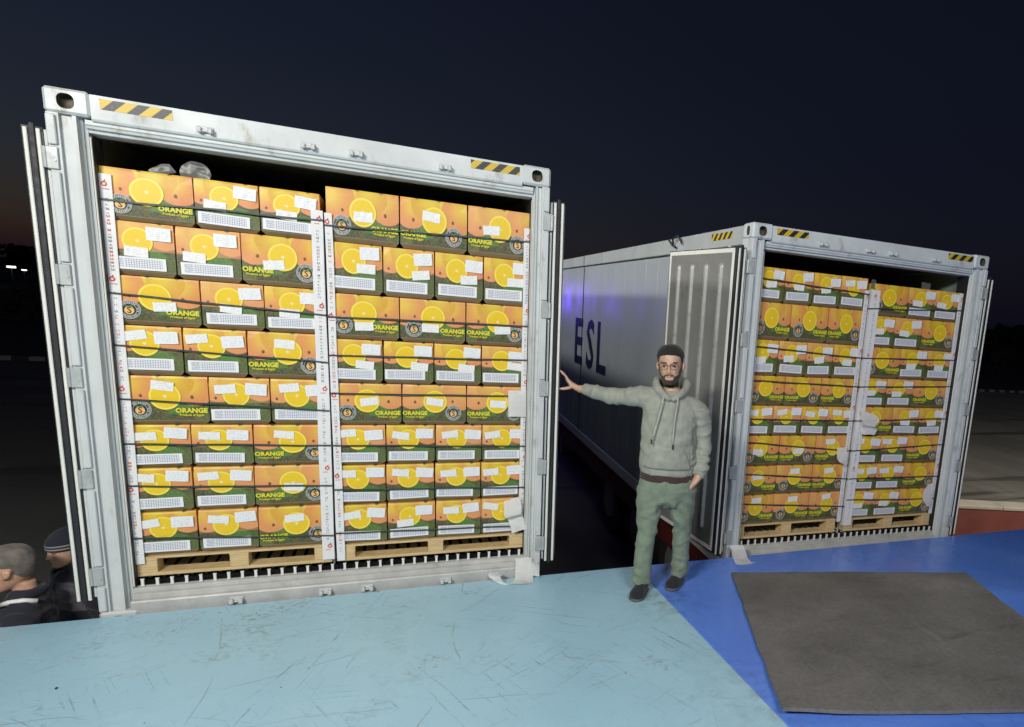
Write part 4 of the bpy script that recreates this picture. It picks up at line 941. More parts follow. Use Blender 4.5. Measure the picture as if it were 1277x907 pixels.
sheet('plastic_wrap', [((1.82, 0.14, 2.53), (1.92, 0.14, 2.53)), ((1.82, 0.14, 2.60), (1.92, 0.14, 2.595))], M['greyplastic'], 'grey wrap tab standing above the far right stack', 'plastic wrap', GW, PM=C2M, crumple=0.004)
sheet('plastic_wrap', [((1.235, 0.11, 2.49), (1.29, 0.11, 2.49)), ((1.23, 0.10, 2.53), (1.30, 0.11, 2.535)), ((1.25, 0.11, 2.565), (1.29, 0.11, 2.57))], M['greyplastic'], 'crumpled clear wrap between the two far container stacks', 'plastic wrap', GW, PM=C2M, crumple=0.012)

# ================================================================== PEOPLE
def skin_mat(name, col):
    n = NT(name); c = n.mix(n.range(n.noise(scale=22, detail=4), 0.3, 0.7), tuple(v * 0.88 for v in col), tuple(min(1, v * 1.1) for v in col))
    n.bump(n.noise(scale=260, detail=3), 0.2, 0.001); c = n.mix(n.range(n.noise(scale=55, detail=5, rough=0.7), 0.5, 0.75, 0, 0.35), c, tuple(v * k for v, k in zip(col, (0.85, 0.62, 0.55)))); n.b.inputs['Subsurface Weight'].default_value = 0.08; n.b.inputs['Subsurface Radius'].default_value = (0.02, 0.008, 0.004)
    return n.done(c, 0.5)
def cloth_mat(name, col, fine=420, var=0.12):
    n = NT(name); c = n.mix(n.range(n.noise(scale=18, detail=6), 0.3, 0.7), tuple(v * (1 - var) for v in col), tuple(min(1, v * (1 + var)) for v in col))
    n.bump(n.math('ADD', n.math('MULTIPLY', n.noise(scale=fine, detail=2), 0.5), n.math('ADD', n.math('MULTIPLY', n.noise(scale=34, detail=4, dist=1.2), 1.5), n.math('MULTIPLY', n.noise(n.map(n.coord(), (1, 1, 2.2), rot=(0.4, 0.3, 0)), scale=13, detail=5, rough=0.6, dist=1.5), 3.5))), 0.3, 0.005)
    n.b.inputs['Sheen Weight'].default_value = 0.15; return n.done(c, 0.9)
P_ = dict(skin=skin_mat('skin', (0.56, 0.35, 0.245)), skin2=skin_mat('skin_pale', (0.60, 0.35, 0.23)), hair=cloth_mat('black_hair', (0.012, 0.011, 0.010)), beard=cloth_mat('dark_beard', (0.045, 0.030, 0.022)),
          hoodie=cloth_mat('grey_fleece', (0.305, 0.315, 0.265)), cord=cloth_mat('cord', (0.42, 0.42, 0.37)), trousers=cloth_mat('sage_cotton', (0.185, 0.235, 0.170)), shirt=cloth_mat('brown_shirt', (0.05, 0.028, 0.024)),
          shoe=cloth_mat('black_shoe_fabric', (0.014, 0.015, 0.02)), sole=worn('shoe_sole', (0.10, 0.10, 0.10), 0.7), rims=worn('glasses_rim', (0.09, 0.07, 0.03), 0.35, 0.5), eye=worn('eye_white', (0.36, 0.33, 0.30), 0.3),
          iris=worn('iris_dark', (0.02, 0.012, 0.008), 0.2), jacket=cloth_mat('navy_jacket', (0.018, 0.02, 0.032)), grey=cloth_mat('grey_panel', (0.10, 0.10, 0.12)), greyhair=cloth_mat('grey_hair', (0.16, 0.14, 0.12), 600, 0.3),
          stripe=cloth_mat('pale_knit', (0.30, 0.29, 0.28)), reflective=worn('reflective_tape', (0.8, 0.8, 0.78), 0.3), badge=worn('yellow_badge', (0.85, 0.6, 0.1), 0.4), lips=skin_mat('lips', (0.36, 0.15, 0.11)))
def glass_mat():
    n = NT('lens_glass'); tr = n.new('ShaderNodeBsdfTransparent'); gs = n.new('ShaderNodeBsdfGlossy'); gs.inputs['Roughness'].default_value = 0.05
    mx = n.new('ShaderNodeMixShader'); fr = n.new('ShaderNodeFresnel'); fr.inputs[0].default_value = 1.45; n.t.links.new(fr.outputs[0], mx.inputs[0]); n.t.links.new(tr.outputs[0], mx.inputs[1]); n.t.links.new(gs.outputs[0], mx.inputs[2])
    n.t.links.new(mx.outputs[0], n.t.nodes['Material Output'].inputs[0]); return n.m
P_['glass'] = glass_mat()

def cat_rom(pts, per=4):
    out = []; A = [np.array([*p[0], p[1], p[2]], float) for p in pts]; n = len(A)
    for i in range(n - 1):
        p0, p1, p2, p3 = A[max(i - 1, 0)], A[i], A[i + 1], A[min(i + 2, n - 1)]
        for s_ in range(per):
            t = s_ / per; out.append(0.5 * (2 * p1 + (-p0 + p2) * t + (2 * p0 - 5 * p1 + 4 * p2 - p3) * t * t + (-p0 + 3 * p1 - 3 * p2 + p3) * t ** 3))
    out.append(A[-1]); return out
def loft(m, chain, mode='t', n=20, per=4, ref=(0, 0, 1), flat=None):
    R_ = cat_rom(chain, per); vs = []; L = len(R_)
    for i, r in enumerate(R_):
        p = Vector(r[:3])
        if mode == 'h': a, b = Vector((1, 0, 0)), Vector((0, 1, 0))
        else:
            t = (Vector(R_[min(i + 1, L - 1)][:3]) - Vector(R_[max(i - 1, 0)][:3])).normalized()
            a = t.cross(Vector(ref)); a = a.normalized() if a.length > 1e-3 else t.orthogonal().normalized(); b = a.cross(t).normalized()
        for k in range(n):
            q = 2 * math.pi * k / n; v = p + a * (math.cos(q) * r[3]) + b * (math.sin(q) * r[4])
            if flat is not None and v.z < flat: v.z = flat
            vs.append(v)
    fs = [(i * n + k, i * n + (k + 1) % n, (i + 1) * n + (k + 1) % n, (i + 1) * n + k) for i in range(L - 1) for k in range(n)]
    c0 = len(vs); vs += [Vector(R_[0][:3]), Vector(R_[-1][:3])]
    fs += [(c0, (k + 1) % n, k) for k in range(n)] + [(c0 + 1, (L - 1) * n + k, (L - 1) * n + (k + 1) % n) for k in range(n)]
    return m.add(vs, fs)
def fuse(mb, name, mat, voxel, smooth=3, warp=None):
    """one continuous skin over the overlapping lofts"""
    me = mb.mesh(name + '_raw', mat); o = bpy.data.objects.new(name, me); COL.objects.link(o)
    r = o.modifiers.new('r', 'REMESH'); r.mode = 'VOXEL'; r.voxel_size = voxel
    s_ = o.modifiers.new('s', 'SMOOTH'); s_.factor = 0.5; s_.iterations = smooth
    bpy.context.view_layer.update()
    out = bpy.data.meshes.new_from_object(o.evaluated_get(bpy.context.evaluated_depsgraph_get())); out.name = name
    bpy.data.objects.remove(o); bpy.data.meshes.remove(me)
    n = len(out.vertices); co = np.empty(n * 3, 'f'); out.vertices.foreach_get('co', co); co = co.reshape(-1, 3)
    no = np.empty(n * 3, 'f'); out.vertices.foreach_get('normal', no); no = no.reshape(-1, 3)
    if warp: co = warp(co.astype(float), no.astype(float)); out.vertices.foreach_set('co', co.astype('f').ravel())
    out.materials.clear(); out.materials.append(mat)
    out.polygons.foreach_set('use_smooth', [True] * len(out.polygons)); out.update(); return out
def G(v, c, s_): return np.exp(-((v - c) / s_) ** 2)
HEAD = [(0, .026, .030, -.052), (.015, .043, .050, -.040), (.045, .058, .074, -.016), (.08, .067, .087, -.003), (.115, .0725, .094, .004), (.15, .0745, .097, .006), (.18, .071, .091, .008), (.205, .057, .074, .010), (.220, .036, .046, .010), (.226, .012, .015, .010)]
def head_loft(m, HM):
    h = MB(); loft(h, [((0, y, z), rx, ry) for z, rx, ry, y in HEAD], 'h', 24, 3)
    for sx in (-1, 1): loft(h, [((sx * .070, -.002, .075), .006, .008), ((sx * .079, .006, .085), .009, .013), ((sx * .083, .012, .105), .009, .019), ((sx * .081, .012, .122), .008, .016), ((sx * .072, .008, .128), .005, .008)], 'h', 10, 3)
    m.add([HM @ Vector(v) for v in h.v], h.f)
def face_warp(co, HM):
    inv = np.array(HM.inverted()); q = co @ inv[:3, :3].T + inv[:3, 3]; x, y, z = q.T
    near = (z > -0.02) & (z < 0.25) & (np.abs(x) < 0.1) & (np.abs(y) < 0.13); w = near * np.clip(-y / 0.05, 0, 1)
    ax = np.abs(x)
    d = 0.024 * G(x, 0, .011) * G(z, .076, .013) + 0.012 * G(x, 0, .009) * G(z, .100, .020) + 0.006 * G(ax, .014, .007) * G(z, .071, .008)
    d += 0.0045 * G(ax, .030, .020) * G(z, .134, .008) - 0.009 * G(ax, .031, .015) * G(z, .115, .010)
    d += 0.005 * G(x, 0, .020) * G(z, .050, .005) + 0.005 * G(x, 0, .018) * G(z, .040, .005) - 0.004 * G(x, 0, .024) * G(z, .0455, .0022)
    d += 0.005 * G(ax, .040, .018) * G(z, .080, .016) + 0.005 * G(x, 0, .018) * G(z, .012, .012)
    q2 = q.copy(); q2[:, 1] -= d * w; Mx = np.array(HM); return q2 @ Mx[:3, :3].T + Mx[:3, 3]
def shell(body, HM, maskf, thick, name, mat, parent, nz=0.0):
    """hair, beard: the head's own faces lifted off the skin, thinning towards the edge"""
    n = len(body.vertices); co = np.empty(n * 3, 'f'); body.vertices.foreach_get('co', co); co = co.reshape(-1, 3).astype(float)
    no = np.empty(n * 3, 'f'); body.vertices.foreach_get('normal', no); no = no.reshape(-1, 3)
    inv = np.array(HM.inverted()); q = co @ inv[:3, :3].T + inv[:3, 3]
    mk = maskf(q); keep = [tuple(p.vertices) for p in body.polygons if all(mk[v] > 0 for v in p.vertices)]
    par = {v: v for f in keep for v in f}                      # keep the largest connected patch only
    def root(a):
        while par[a] != a: par[a] = par[par[a]]; a = par[a]
        return a
    for f in keep:
        for v in f[1:]: par[root(v)] = root(f[0])
    if name == 'hair' or name == 'beard':
        cnt = {}
        for f in keep: cnt[root(f[0])] = cnt.get(root(f[0]), 0) + 1
        best = max(cnt, key=cnt.get); keep = [f for f in keep if root(f[0]) == best]
    used = sorted({v for f in keep for v in f}); idx = {v: i for i, v in enumerate(used)}
    vs = []
    for v in used:
        t = thick * min(1.0, mk[v]) - 0.0015 * (mk[v] < 0.08)
        if nz: t *= 1 + nz * (noise.noise(Vector(q[v] * 60)) + noise.noise(Vector(q[v] * 170)))
        vs.append(co[v] + no[v] * t)
    m = MB(); m.add(vs, [tuple(idx[v] for v in f) for f in keep]); return m.obj(name, mat, parent, smooth=True, fix=False)
def hairline(y): return np.interp(y, [-.10, -.08, -.05, -.025, .0, .03, .045, .07, .11], [.178, .176, .164, .122, .128, .136, .100, .072, .055])
def nz3(co, sx, sy, sz, off=0): return np.array([noise.noise(Vector((p[0] * sx + off, p[1] * sy, p[2] * sz))) for p in co])

def head_parts(o, body, HM, hair_m, beard=True, hair=True, hmask=None, eyes=True):
    if hair:
        f = hmask or (lambda q: np.where((q[:, 2] > 0.03) & ~((np.abs(q[:, 0]) > .066) & (np.abs(q[:, 1] - .008) < .030) & (q[:, 2] < .136)), np.minimum((q[:, 2] - hairline(q[:, 1])) / 0.025, 0.35 + np.clip((q[:, 2] - .13) / .05, 0, .9)), -1))
        shell(body, HM, f, 0.012, 'hair', hair_m, o, 0.25)
    if beard:
        def bm_(q):
            x, y, z = q.T; ax = np.abs(x)
            top = np.interp(ax, [0, .02, .03, .05, .062, .08], [.030, .031, .052, .058, .10, .125])
            a = np.where((z < top) & (y < 0.012) & (z > -.03) & (ax < .0705), np.minimum((top - z) / 0.012, 1.2), -1)
            mus = np.where((ax < .030) & (np.abs(z - (.0605 - ax * .25)) < .0065) & (y < -.05), 0.6, -1)
            sb = np.where((y > -.022) & (y < .004) & (z < .150) & (z > .04) & (ax > .05) & (ax < .0765), 0.35, -1)
            return np.maximum(np.maximum(a, mus), sb)
        shell(body, HM, bm_, 0.0045, 'beard', P_['beard'], o, 0.3)
        shell(body, HM, lambda q: np.where((np.abs(np.abs(q[:, 0]) - .032) < .019) & (np.abs(q[:, 2] - (.1345 + .003 * np.sign(.034 - np.abs(q[:, 0])) * 0)) < .0042) & (q[:, 1] < -.05), 0.5, -1), 0.006, 'eyebrows', P_['beard'], o)
    if eyes:
        for sx in (-1, 1):
            m = MB(); c = Vector((sx * .031, -.0755, .1145))
            e = MB(); loft(e, [((0, .011, 0), .002, .002), ((0, .006, 0), .009, .009), ((0, 0, 0), .0108, .0108), ((0, -.006, 0), .009, .009), ((0, -.0108, 0), .002, .002)], 't', 12, 2)
            ob = MB().add([HM @ (Vector(v) + c) for v in e.v], e.f).obj('eye', P_['eye'], o, smooth=True)
            k = MB().disc(0, 0, .0066, 0, 12, 0, 0.001); MB().add([HM @ (Vector(v) + c + Vector((0, -.0112, -.0005))) for v in k.v], k.f).obj('iris', P_['iris'], ob)
            # upper lid
            l = MB(); l.tube([(sx * .031 + t * .0125, -.0855 + abs(t) * .004, .1185 - t * t * .003) for t in (-1, -.5, 0, .5, 1)], 0.0026, 6)
            MB().add([HM @ Vector(v) for v in l.v], l.f).obj('eyelid', P_['lips'], o, smooth=True)

# ---------------------------------------------------------------- the man in the grey hoodie
MO = Vector((3.18, -0.48, ZP)); MR = math.atan2(-0.361, 0.933)
MM = Matrix.Translation(MO) @ Matrix.Rotation(MR, 4, 'Z'); MI = MM.inverted()
wl = lambda x, y, z: tuple(MI @ Vector((x, y, z)))
HM = Matrix.Translation((-0.004, -0.012, 1.474)) @ Matrix.Rotation(rad(-4), 4, 'Y') @ Matrix.Rotation(rad(-6), 4, 'Z') @ Matrix.Rotation(rad(2), 4, 'X') @ Matrix.Scale(1.07, 4)
wr = wl(2.664, -0.050, 1.466)
body = MB(); head_loft(body, HM)
loft(body, [((-.003, .02, 1.52), .052, .054), ((0, .022, 1.47), .054, .056), ((.005, .025, 1.42), .064, .062), ((.008, .02, 1.38), .10, .07)], 'h')
loft(body, [((.008, .015, 1.42), .07, .055), ((.008, .012, 1.37), .13, .08), ((.006, .0, 1.26), .155, .10), ((.004, -.005, 1.1), .15, .10), ((.006, 0, .95), .155, .10), ((.012, 0, .80), .16, .105), ((.014, 0, .70), .14, .09)], 'h')
ARMR = [(-.12, .012, 1.36), (-.20, .025, 1.375), (-.395, .085, 1.348), (-.52, .145, 1.362), wr]
loft(body, [(p, a, a) for p, a in zip(ARMR, (.055, .052, .042, .036, .026))])
ARML = [(.13, .01, 1.32), (.205, .02, 1.27), (.238, .045, 1.10), (.247, .02, .98), (.226, -.028, .855), (.192, -.040, .795), (.150, -.030, .725)]
loft(body, [(p, a, b) for p, a, b in zip(ARML, (.055, .052, .044, .038, .029, .036, .030), (.055, .052, .044, .036, .026, .022, .020))])
for pts in ([(-.075, 0, .76), (-.10, -.04, .455), (-.115, -.07, .25), (-.115, -.065, .06)], [(.10, .01, .76), (.14, .05, .47), (.14, .085, .26), (.145, .115, .06)]):
    loft(body, [(p, a, a) for p, a in zip(pts, (.08, .054, .05, .035))])
for hl, toe in (((-.098, -.02, .045), (-.150, -.21, .03)), ((.16, .165, .045), (.082, -.01, .03))):
    loft(body, [(tuple(Vector(hl).lerp(Vector(toe), t)), a, b) for t, a, b in ((0, .025, .03), (.3, .03, .04), (.7, .036, .025), (.97, .02, .012))])
# right hand spread on the door edge: palm, four fingers, thumb
K_ = Vector((2.594, 0.012, 1.522)); F_ = Vector((-.62, .10, .78)).normalized(); Lth = Vector((.10, -.95, -.25)); Lth = (Lth - F_ * Lth.dot(F_)).normalized()
PN = F_.cross(Lth).normalized()
if PN.x > 0: PN = -PN                                            # palm side, towards the door face
loft(body, [(wr, .026, .022), (wl(2.640, -.028, 1.476), .031, .021), (wl(2.617, -.008, 1.494), .041, .018), (wl(*(K_ + F_ * .004)), .042, .012)], 't', 16, 4, ref=tuple(MI.to_3x3() @ PN))
for k, (ln, sp) in enumerate(((.073, .10), (.081, .02), (.075, -.05), (.060, -.12))):
    b = K_ + Lth * (.032 - .0213 * k) + F_ * (-.006 if k in (0, 3) else .003); dr = (F_ + Lth * sp - PN * .10).normalized(); u = PN
    loft(body, [(wl(*(b - dr * .02)), .0098, .0098), (wl(*(b + dr * ln * .15 - u * .003)), .0098, .0095), (wl(*(b + dr * ln * .5 - u * .002)), .0086, .0084), (wl(*(b + dr * ln * .8 + u * .005)), .0078, .0076), (wl(*(b + dr * ln * .96 + u * .013)), .0055, .0055)], 't', 10, 3)
loft(body, [(wl(2.627, -.030, 1.478), .014, .013), (wl(2.594, -.046, 1.470), .0135, .0125), (wl(2.566, -.044, 1.464), .0108, .0105), (wl(2.546, -.036, 1.462), .0095, .009), (wl(2.534, -.030, 1.461), .006, .006)], 't', 10, 3)
bme = fuse(body, 'person', P_['skin'], 0.0052, 2, lambda co, no: face_warp(co, HM))
man = link('person', bme, None, MO, (0, 0, MR))
tag(man, 'bearded man in grey hoodie and sage trousers, one hand on the container door', 'person')
head_parts(man, bme, HM, P_['hair'])
# glasses
gl = MB()
for sx in (-1, 1):
    c = Vector((sx * .033, -.099, .112)); pts = []
    for k in range(17):
        t = 2 * math.pi * k / 16; pts.append(c + Vector((math.copysign(abs(math.cos(t)) ** .6, math.cos(t)) * .0255, abs(math.cos(t)) * .004 * (1 if math.cos(t) * sx > 0 else .3), math.copysign(abs(math.sin(t)) ** .6, math.sin(t)) * .0165)))
    gl.tube([HM @ p for p in pts], 0.0016, 6)
    gl.tube([HM @ Vector(p) for p in ((sx * .058, -.095, .116), (sx * .074, -.07, .118), (sx * .078, -.03, .117), (sx * .0775, .008, .116))], 0.0014, 6)
gl.tube([HM @ Vector(p) for p in ((-.008, -.100, .116), (0, -.104, .119), (.008, -.100, .116))], 0.0016, 6)
go = gl.obj('glasses', P_['rims'], man, smooth=True)
for sx in (-1, 1):
    k = MB().disc(0, 0, 1, 0, 20, 0, 0.0008); MB().add([HM @ Vector((sx * .033 + math.copysign(abs(v[0]) ** .7, v[0]) * .0245, -.0985 + v[1], .112 + math.copysign(abs(v[2]) ** .7, v[2]) * .0155)) for v in k.v], k.f).obj('lens', P_['glass'], go)
lp_ = MB(); lp_.tube([HM @ Vector((t * .021, -.093 + t * t * .010, .0470 + t * t * .0035)) for t in (-1, -.6, -.2, .2, .6, 1)], [.0015, .003, .0038, .0038, .003, .0015], 6); lp_.obj('lips', P_['lips'], man, smooth=True)
# hoodie
h = MB()
loft(h, [((.010, 0, .848), .166, .112), ((.010, -.002, .858), .184, .128), ((.008, -.002, .89), .188, .132), ((.006, -.004, .93), .195, .140), ((.005, -.008, 1.02), .188, .138), ((.005, -.008, 1.13), .184, .132), ((.006, -.002, 1.23), .188, .130), ((.008, .004, 1.31), .186, .122), ((.009, .012, 1.37), .150, .100), ((.008, .02, 1.41), .105, .080), ((.004, .02, 1.425), .08, .065)], 'h', 28, 4)
loft(h, [(p, a, b) for p, a, b in zip([(-.08, .012, 1.335), (-.19, .022, 1.362), (-.30, .055, 1.352), (-.405, .088, 1.345), (-.52, .145, 1.360), (-.585, .175, 1.366), (-.600, .182, 1.367)], (.088, .076, .063, .056, .048, .039, .033), (.088, .074, .061, .056, .048, .039, .033))], 't', 22, 5)
loft(h, [(p, a, b) for p, a, b in zip([(.10, .01, 1.31), (.195, .018, 1.285), (.230, .036, 1.18), (.245, .042, 1.08), (.248, .022, .98), (.236, -.012, .89), (.226, -.028, .85), (.223, -.033, .842)], (.088, .074, .062, .056, .053, .050, .044, .036), (.088, .074, .064, .058, .054, .049, .043, .034))], 't', 22, 5)
loft(h, [((.002, -.108, 1.375), .020, .018), ((-.055, -.085, 1.412), .026, .026), ((-.098, -.012, 1.455), .026, .034), ((-.085, .07, 1.478), .030, .040), ((0, .115, 1.478), .034, .046), ((.09, .07, 1.468), .030, .040), ((.104, -.012, 1.445), .026, .034), ((.060, -.085, 1.405), .026, .026), ((.010, -.110, 1.373), .020, .018)], 't', 16, 4)
loft(h, [((0, .10, 1.47), .085, .035), ((.002, .145, 1.40), .115, .045), ((.004, .145, 1.31), .10, .040), ((.005, .125, 1.24), .05, .02)], 'h', 18, 4)
def hood_warp(co, no):
    x, y, z = co.T; d = np.zeros(len(co))
    armR = x < -.22; armL = (x > .165) & (z < 1.30)
    r1 = nz3(co, 15, 6, 6, 3.3); r2 = nz3(co, 6, 6, 13, 8.1); r3 = nz3(co, 6, 4, 7, 1.7); fine = nz3(co, 30, 30, 30, 5.5)
    ridge = lambda r: np.clip(1 - np.abs(r) * 3.2, 0, 1) ** 1.5
    am = np.clip((-.24 - x) / .1, 0, 1)
    d += np.where(armR, (0.008 * ridge(r1) - .004) * (0.5 + .55 * am), 0)
    d += np.where(armL, 0.009 * ridge(r2) - .003, 0)
    tor = ~(armR | armL); d += np.where(tor, 0.007 * ridge(r3) - .003, 0) + fine * .0008
    d += np.where(armL & (z < 1.0) & (z > .87), 0.006 * np.sin(z * 95 + x * 22 - y * 26 + r3 * 5), 0)
    d += np.where(armL & (np.abs(z - .885) < .006), -.006, 0) + np.where(armR & (np.abs(x + .555) < .006), -.005, 0)
    d += np.where(tor & (np.abs(z - .897 - x * -.03) < .006), -.006, 0)
    # kangaroo pocket
    zt = 1.055; half = np.interp(z, [.905, .96, 1.055], [.155, .145, .095]); ins = np.minimum(half - np.abs(x - .012), np.minimum(zt - z, z - .905))
    d += np.where(y < -.03, np.clip(ins / .008, 0, 1) * .008, 0)
    # creases running from the raised shoulder
    d += np.where(tor & (y < 0), 0.005 * np.sin((x * .75 + z) * 50 + r3 * 4) * G(x, -.12, .07) * G(z, 1.24, .10), 0)
    d += np.where(tor & (y < 0), 0.005 * np.sin((z * 1.0 - x * .25) * 60 + r3 * 4) * G(z, 1.10, .05), 0)
    return co + no * d[:, None]
link('hoodie', fuse(h, 'hoodie', P_['hoodie'], 0.0068, 3, hood_warp), man)
for nm, pts in (('drawstring', [(-.045, -.118, 1.395), (-.055, -.142, 1.33), (-.072, -.150, 1.24), (-.092, -.152, 1.15), (-.105, -.152, 1.105)]), ('drawstring', [(.050, -.115, 1.390), (.045, -.140, 1.32), (.036, -.150, 1.22), (.034, -.155, 1.12), (.036, -.158, 1.08)])):
    s_ = MB().tube(pts, 0.0055, 8).obj(nm, P_['cord'], man, smooth=True); e = Vector(pts[-1]); MB().tube([e + Vector((0, 0, .004)), e + Vector((0, 0, -.028))], 0.0058, 8).obj('cord_tip', P_['rims'], s_)
# shirt hem, trousers
s_ = MB(); loft(s_, [((.012, 0, .80), .176, .118), ((.012, 0, .815), .186, .126), ((.011, 0, .85), .184, .126), ((.010, 0, .89), .165, .11)], 'h', 26, 3); s_.obj('shirt_hem', P_['shirt'], man, smooth=True)
t = MB()
loft(t, [((.012, .0, .615), .10, .07), ((.012, 0, .66), .165, .112), ((.013, 0, .73), .192, .132), ((.013, 0, .79), .190, .132), ((.012, 0, .835), .176, .118)], 'h', 26, 4)
loft(t, [(p, a, b) for p, a, b in zip([(-.085, -.002, .74), (-.098, -.02, .58), (-.104, -.045, .455), (-.112, -.066, .32), (-.118, -.078, .18), (-.122, -.080, .085), (-.122, -.080, .070)], (.106, .087, .069, .064, .063, .061, .050), (.110, .094, .075, .069, .067, .066, .052))], 't', 22, 5)
loft(t, [(p, a, b) for p, a, b in zip([(.115, .008, .74), (.132, .028, .58), (.140, .050, .47), (.143, .075, .33), (.146, .095, .19), (.148, .108, .085), (.148, .110, .068)], (.106, .086, .069, .063, .061, .059, .046), (.110, .094, .075, .069, .066, .065, .050))], 't', 22, 5)
def tr_warp(co, no):
    x, y, z = co.T; r2 = nz3(co, 5, 5, 9, 4.4); r3 = nz3(co, 9, 5, 5, 9.4); low = np.clip((.26 - z) / .18, 0, 1)
    ridge = lambda r: np.clip(1 - np.abs(r) * 3.2, 0, 1) ** 1.5
    d = 0.007 * ridge(r2) - .003 + low * 0.007 * np.sin(z * 80 + x * 16 + y * 12 + r3 * 5) + nz3(co, 30, 30, 30, 2) * .001
    d += np.where(z > .55, 0.006 * ridge(r3) - .002, 0)
    d += 0.007 * np.sin((np.abs(x - .012) * 1.1 + z) * 55 + r2 * 3) * G(z, .63, .06) * (y < 0)
    d += 0.005 * np.sin(z * 48 + x * 22 + r3 * 4) * G(z, .47, .07)
    return co + no * d[:, None]
link('trousers', fuse(t, 'trousers', P_['trousers'], 0.0068, 3, tr_warp), man)
for hl, toe in (((-.096, -.005, .05), (-.156, -.238, .035)), ((.165, .185, .05), (.078, -.035, .035))):
    A = [(tuple(Vector(hl).lerp(Vector(toe), t_)), a, b) for t_, a, b in ((0, .018, .030), (.06, .034, .046), (.3, .040, .056), (.55, .045, .046), (.78, .049, .034), (.93, .038, .025), (1, .016, .014))]
    m = MB(); loft(m, A, 't', 18, 4, flat=.018); so = m.obj('shoe', P_['shoe'], man, smooth=True)
    m = MB(); loft(m, [((p[0], p[1], .011), a + .004, .0105) for p, a, b in A], 't', 18, 4, flat=.001); m.obj('sole', P_['sole'], so, smooth=True)

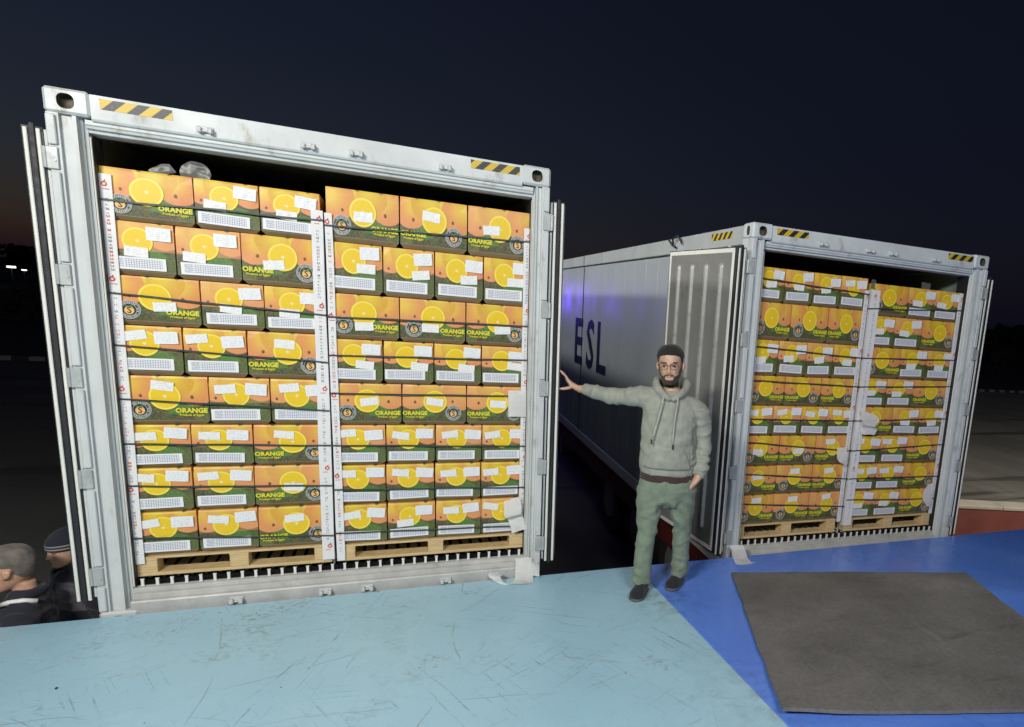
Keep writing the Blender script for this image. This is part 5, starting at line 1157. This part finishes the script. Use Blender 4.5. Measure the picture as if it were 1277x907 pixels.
# ---------------------------------------------------------------- two workers standing on the yard below the platform
def worker(loc, rz, label, height, head_yaw, head_pitch, skin, hood, kind):
    s_ = height / 1.70
    HMx = Matrix.Translation((0, -0.02, 1.452)) @ Matrix.Rotation(head_yaw, 4, 'Z') @ Matrix.Rotation(head_pitch, 4, 'X') @ Matrix.Scale(1.25 if kind == 'bald' else 1.05, 4)
    b = MB(); head_loft(b, HMx)
    loft(b, [((0, .012, 1.50), .054, .056), ((0, .02, 1.44), .056, .058), ((0, .022, 1.39), .08, .066)], 'h')
    loft(b, [((0, .02, 1.41), .06, .05), ((0, .01, 1.35), .10, .06), ((0, 0, 1.22), .13, .085), ((0, 0, 1.05), .145, .10), ((0, 0, .88), .155, .105), ((0, 0, .76), .13, .09)], 'h')
    for sx in (-1, 1):
        loft(b, [((sx * .10, .01, 1.33), .045, .045), ((sx * .20, .02, 1.27), .045, .045), ((sx * .23, .03, 1.05), .042, .042), ((sx * .225, -.08, .86), .03, .028), ((sx * .22, -.11, .79), .036, .02), ((sx * .215, -.125, .72), .034, .017)])
        for k in range(4): loft(b, [((sx * (.215 - .0), -.155 + .018 * k, .745), .0095, .0095), ((sx * .212, -.158 + .018 * k, .69), .009, .009), ((sx * .20, -.155 + .018 * k, .655), .007, .007)], 't', 8, 3)
        loft(b, [((sx * .205, -.13, .79), .012, .012), ((sx * .185, -.165, .745), .010, .010), ((sx * .18, -.17, .715), .007, .007)], 't', 8, 3)
        loft(b, [((sx * .08, 0, .80), .08, .08), ((sx * .10, -.01, .46), .055, .055), ((sx * .105, .02, .08), .04, .04), ((sx * .105, -.02, .03), .04, .03)])
    me = fuse(b, 'person', skin, 0.0075, 2, lambda co, no: face_warp(co, HMx))
    o = link('person', me, None, loc, (0, 0, rz), (s_, s_, s_)); tag(o, label, 'person', 'workers below the platform edge')
    j = MB()
    loft(j, [((0, 0, .80), .17, .12), ((0, 0, .86), .19, .135), ((0, 0, 1.05), .195, .14), ((0, 0, 1.24), .20, .138), ((0, .008, 1.34), .175, .115), ((0, .018, 1.40), .10, .085), ((0, .02, 1.445), .078, .078), ((0, .02, 1.452), .06, .06)], 'h', 24, 4)
    for sx in (-1, 1): loft(j, [((sx * .10, .01, 1.32), .095, .095), ((sx * .205, .02, 1.275), .08, .08), ((sx * .235, .03, 1.05), .068, .068), ((sx * .23, -.07, .88), .056, .056), ((sx * .227, -.09, .84), .045, .045)], 't', 18, 4)
    def w(co, no):
        r = nz3(co, 9, 9, 16, loc[0] * 7); return co + no * (0.013 * (1 - np.abs(r) * 2.3) - .005)[:, None]
    jo = link('jacket', fuse(j, 'jacket', P_['jacket'], 0.009, 3, w), o)
    t = MB(); loft(t, [((0, 0, .62), .10, .07), ((0, 0, .72), .18, .125), ((0, 0, .84), .17, .12)], 'h', 22, 4)
    for sx in (-1, 1): loft(t, [((sx * .085, 0, .74), .105, .105), ((sx * .10, -.005, .46), .078, .08), ((sx * .105, .015, .10), .066, .07), ((sx * .105, .015, .07), .05, .055)], 't', 18, 4)
    link('trousers', fuse(t, 'trousers', P_['jacket'], 0.010, 3), o)
    for sx in (-1, 1):
        m = MB(); loft(m, [((sx * .10, .09, .05), .02, .03), ((sx * .10, .06, .05), .036, .05), ((sx * .105, -.04, .045), .045, .045), ((sx * .11, -.14, .03), .042, .026), ((sx * .11, -.17, .025), .015, .012)], 't', 14, 3, flat=.002); m.obj('boot', P_['shoe'], o, smooth=True)
    if kind == 'bald':
        def hm(q):
            x, y, z = q.T; l = np.interp(y, [-.1, -.06, -.02, .02, .05, .11], [.20, .19, .15, .105, .06, .04]); return np.where((np.abs(x) < .0765), (z - l) / .05, -1)
        head_parts(o, me, HMx, P_['greyhair'], beard=False, hmask=lambda q: np.minimum(hm(q), 0.28))
        c = MB(); loft(c, [((0, -.055, 1.418), .014, .016), ((-.075, -.01, 1.425), .014, .022), ((-.085, .05, 1.432), .014, .024), ((0, .105, 1.436), .014, .024), ((.085, .05, 1.432), .014, .024), ((.075, -.01, 1.425), .014, .022), ((0, -.055, 1.418), .014, .016)], 't', 12, 4); c.obj('collar', P_['jacket'], o, smooth=True)
        for sx in (-1, 1):
            k = MB(); pts = [(sx * .075, -.085, 1.37), (sx * .115, -.03, 1.398), (sx * .12, .03, 1.402), (sx * .11, .09, 1.385)]
            k.tube([Vector(p) + Vector((0, 0, .012)) for p in pts], 0.016, 8)
            k.obj('reflective_tape', P_['reflective'], o, smooth=True)
    else:
        cp = MB(); loft(cp, [((0, y * 1.0 + .004, z), rx, ry) for z, rx, ry, y in ((.118, .080, .104, .004), (.126, .085, .109, .005), (.165, .086, .109, .007), (.20, .074, .092, .010), (.228, .050, .06, .012), (.246, .012, .016, .012))], 'h', 26, 4)
        cap = MB().add([HMx @ Vector(v) for v in cp.v], cp.f).obj('beanie', P_['jacket'], o, smooth=True)
        for z0 in (.131, .151):
            r_ = MB(); L = 28; a = [( .0872 * math.cos(2 * math.pi * k / L), .006 + .1112 * math.sin(2 * math.pi * k / L)) for k in range(L)]
            r_.add([HMx @ Vector((x, y + .004, z)) for z in (z0, z0 + .009) for x, y in a], [(k, (k + 1) % L, L + (k + 1) % L, L + k) for k in range(L)]); r_.obj('knit_stripe', P_['stripe'], cap, smooth=True)
        head_parts(o, me, HMx, P_['hair'], beard=False, hair=False)
        shell(jo.data, Matrix.Identity(4), lambda q: np.where((q[:, 2] > 1.17) & (q[:, 2] < 1.36) & (q[:, 1] < .02) & (np.abs(q[:, 0]) > .025) & (np.abs(q[:, 0]) < .21), 0.6, -1), 0.005, 'jacket_panel', P_['grey'], o)
    return o
worker((-0.455, 0.36, GZ), rad(-82), 'man with short grey hair in dark jacket with pale reflective collar, at the platform edge', 1.60, rad(-4), rad(8), P_['skin2'], None, 'bald')
worker((-0.345, 0.74, GZ), rad(-48), 'man in dark striped knit beanie and dark jacket behind the open door', 1.60, rad(0), rad(5), P_['skin'], None, 'beanie')
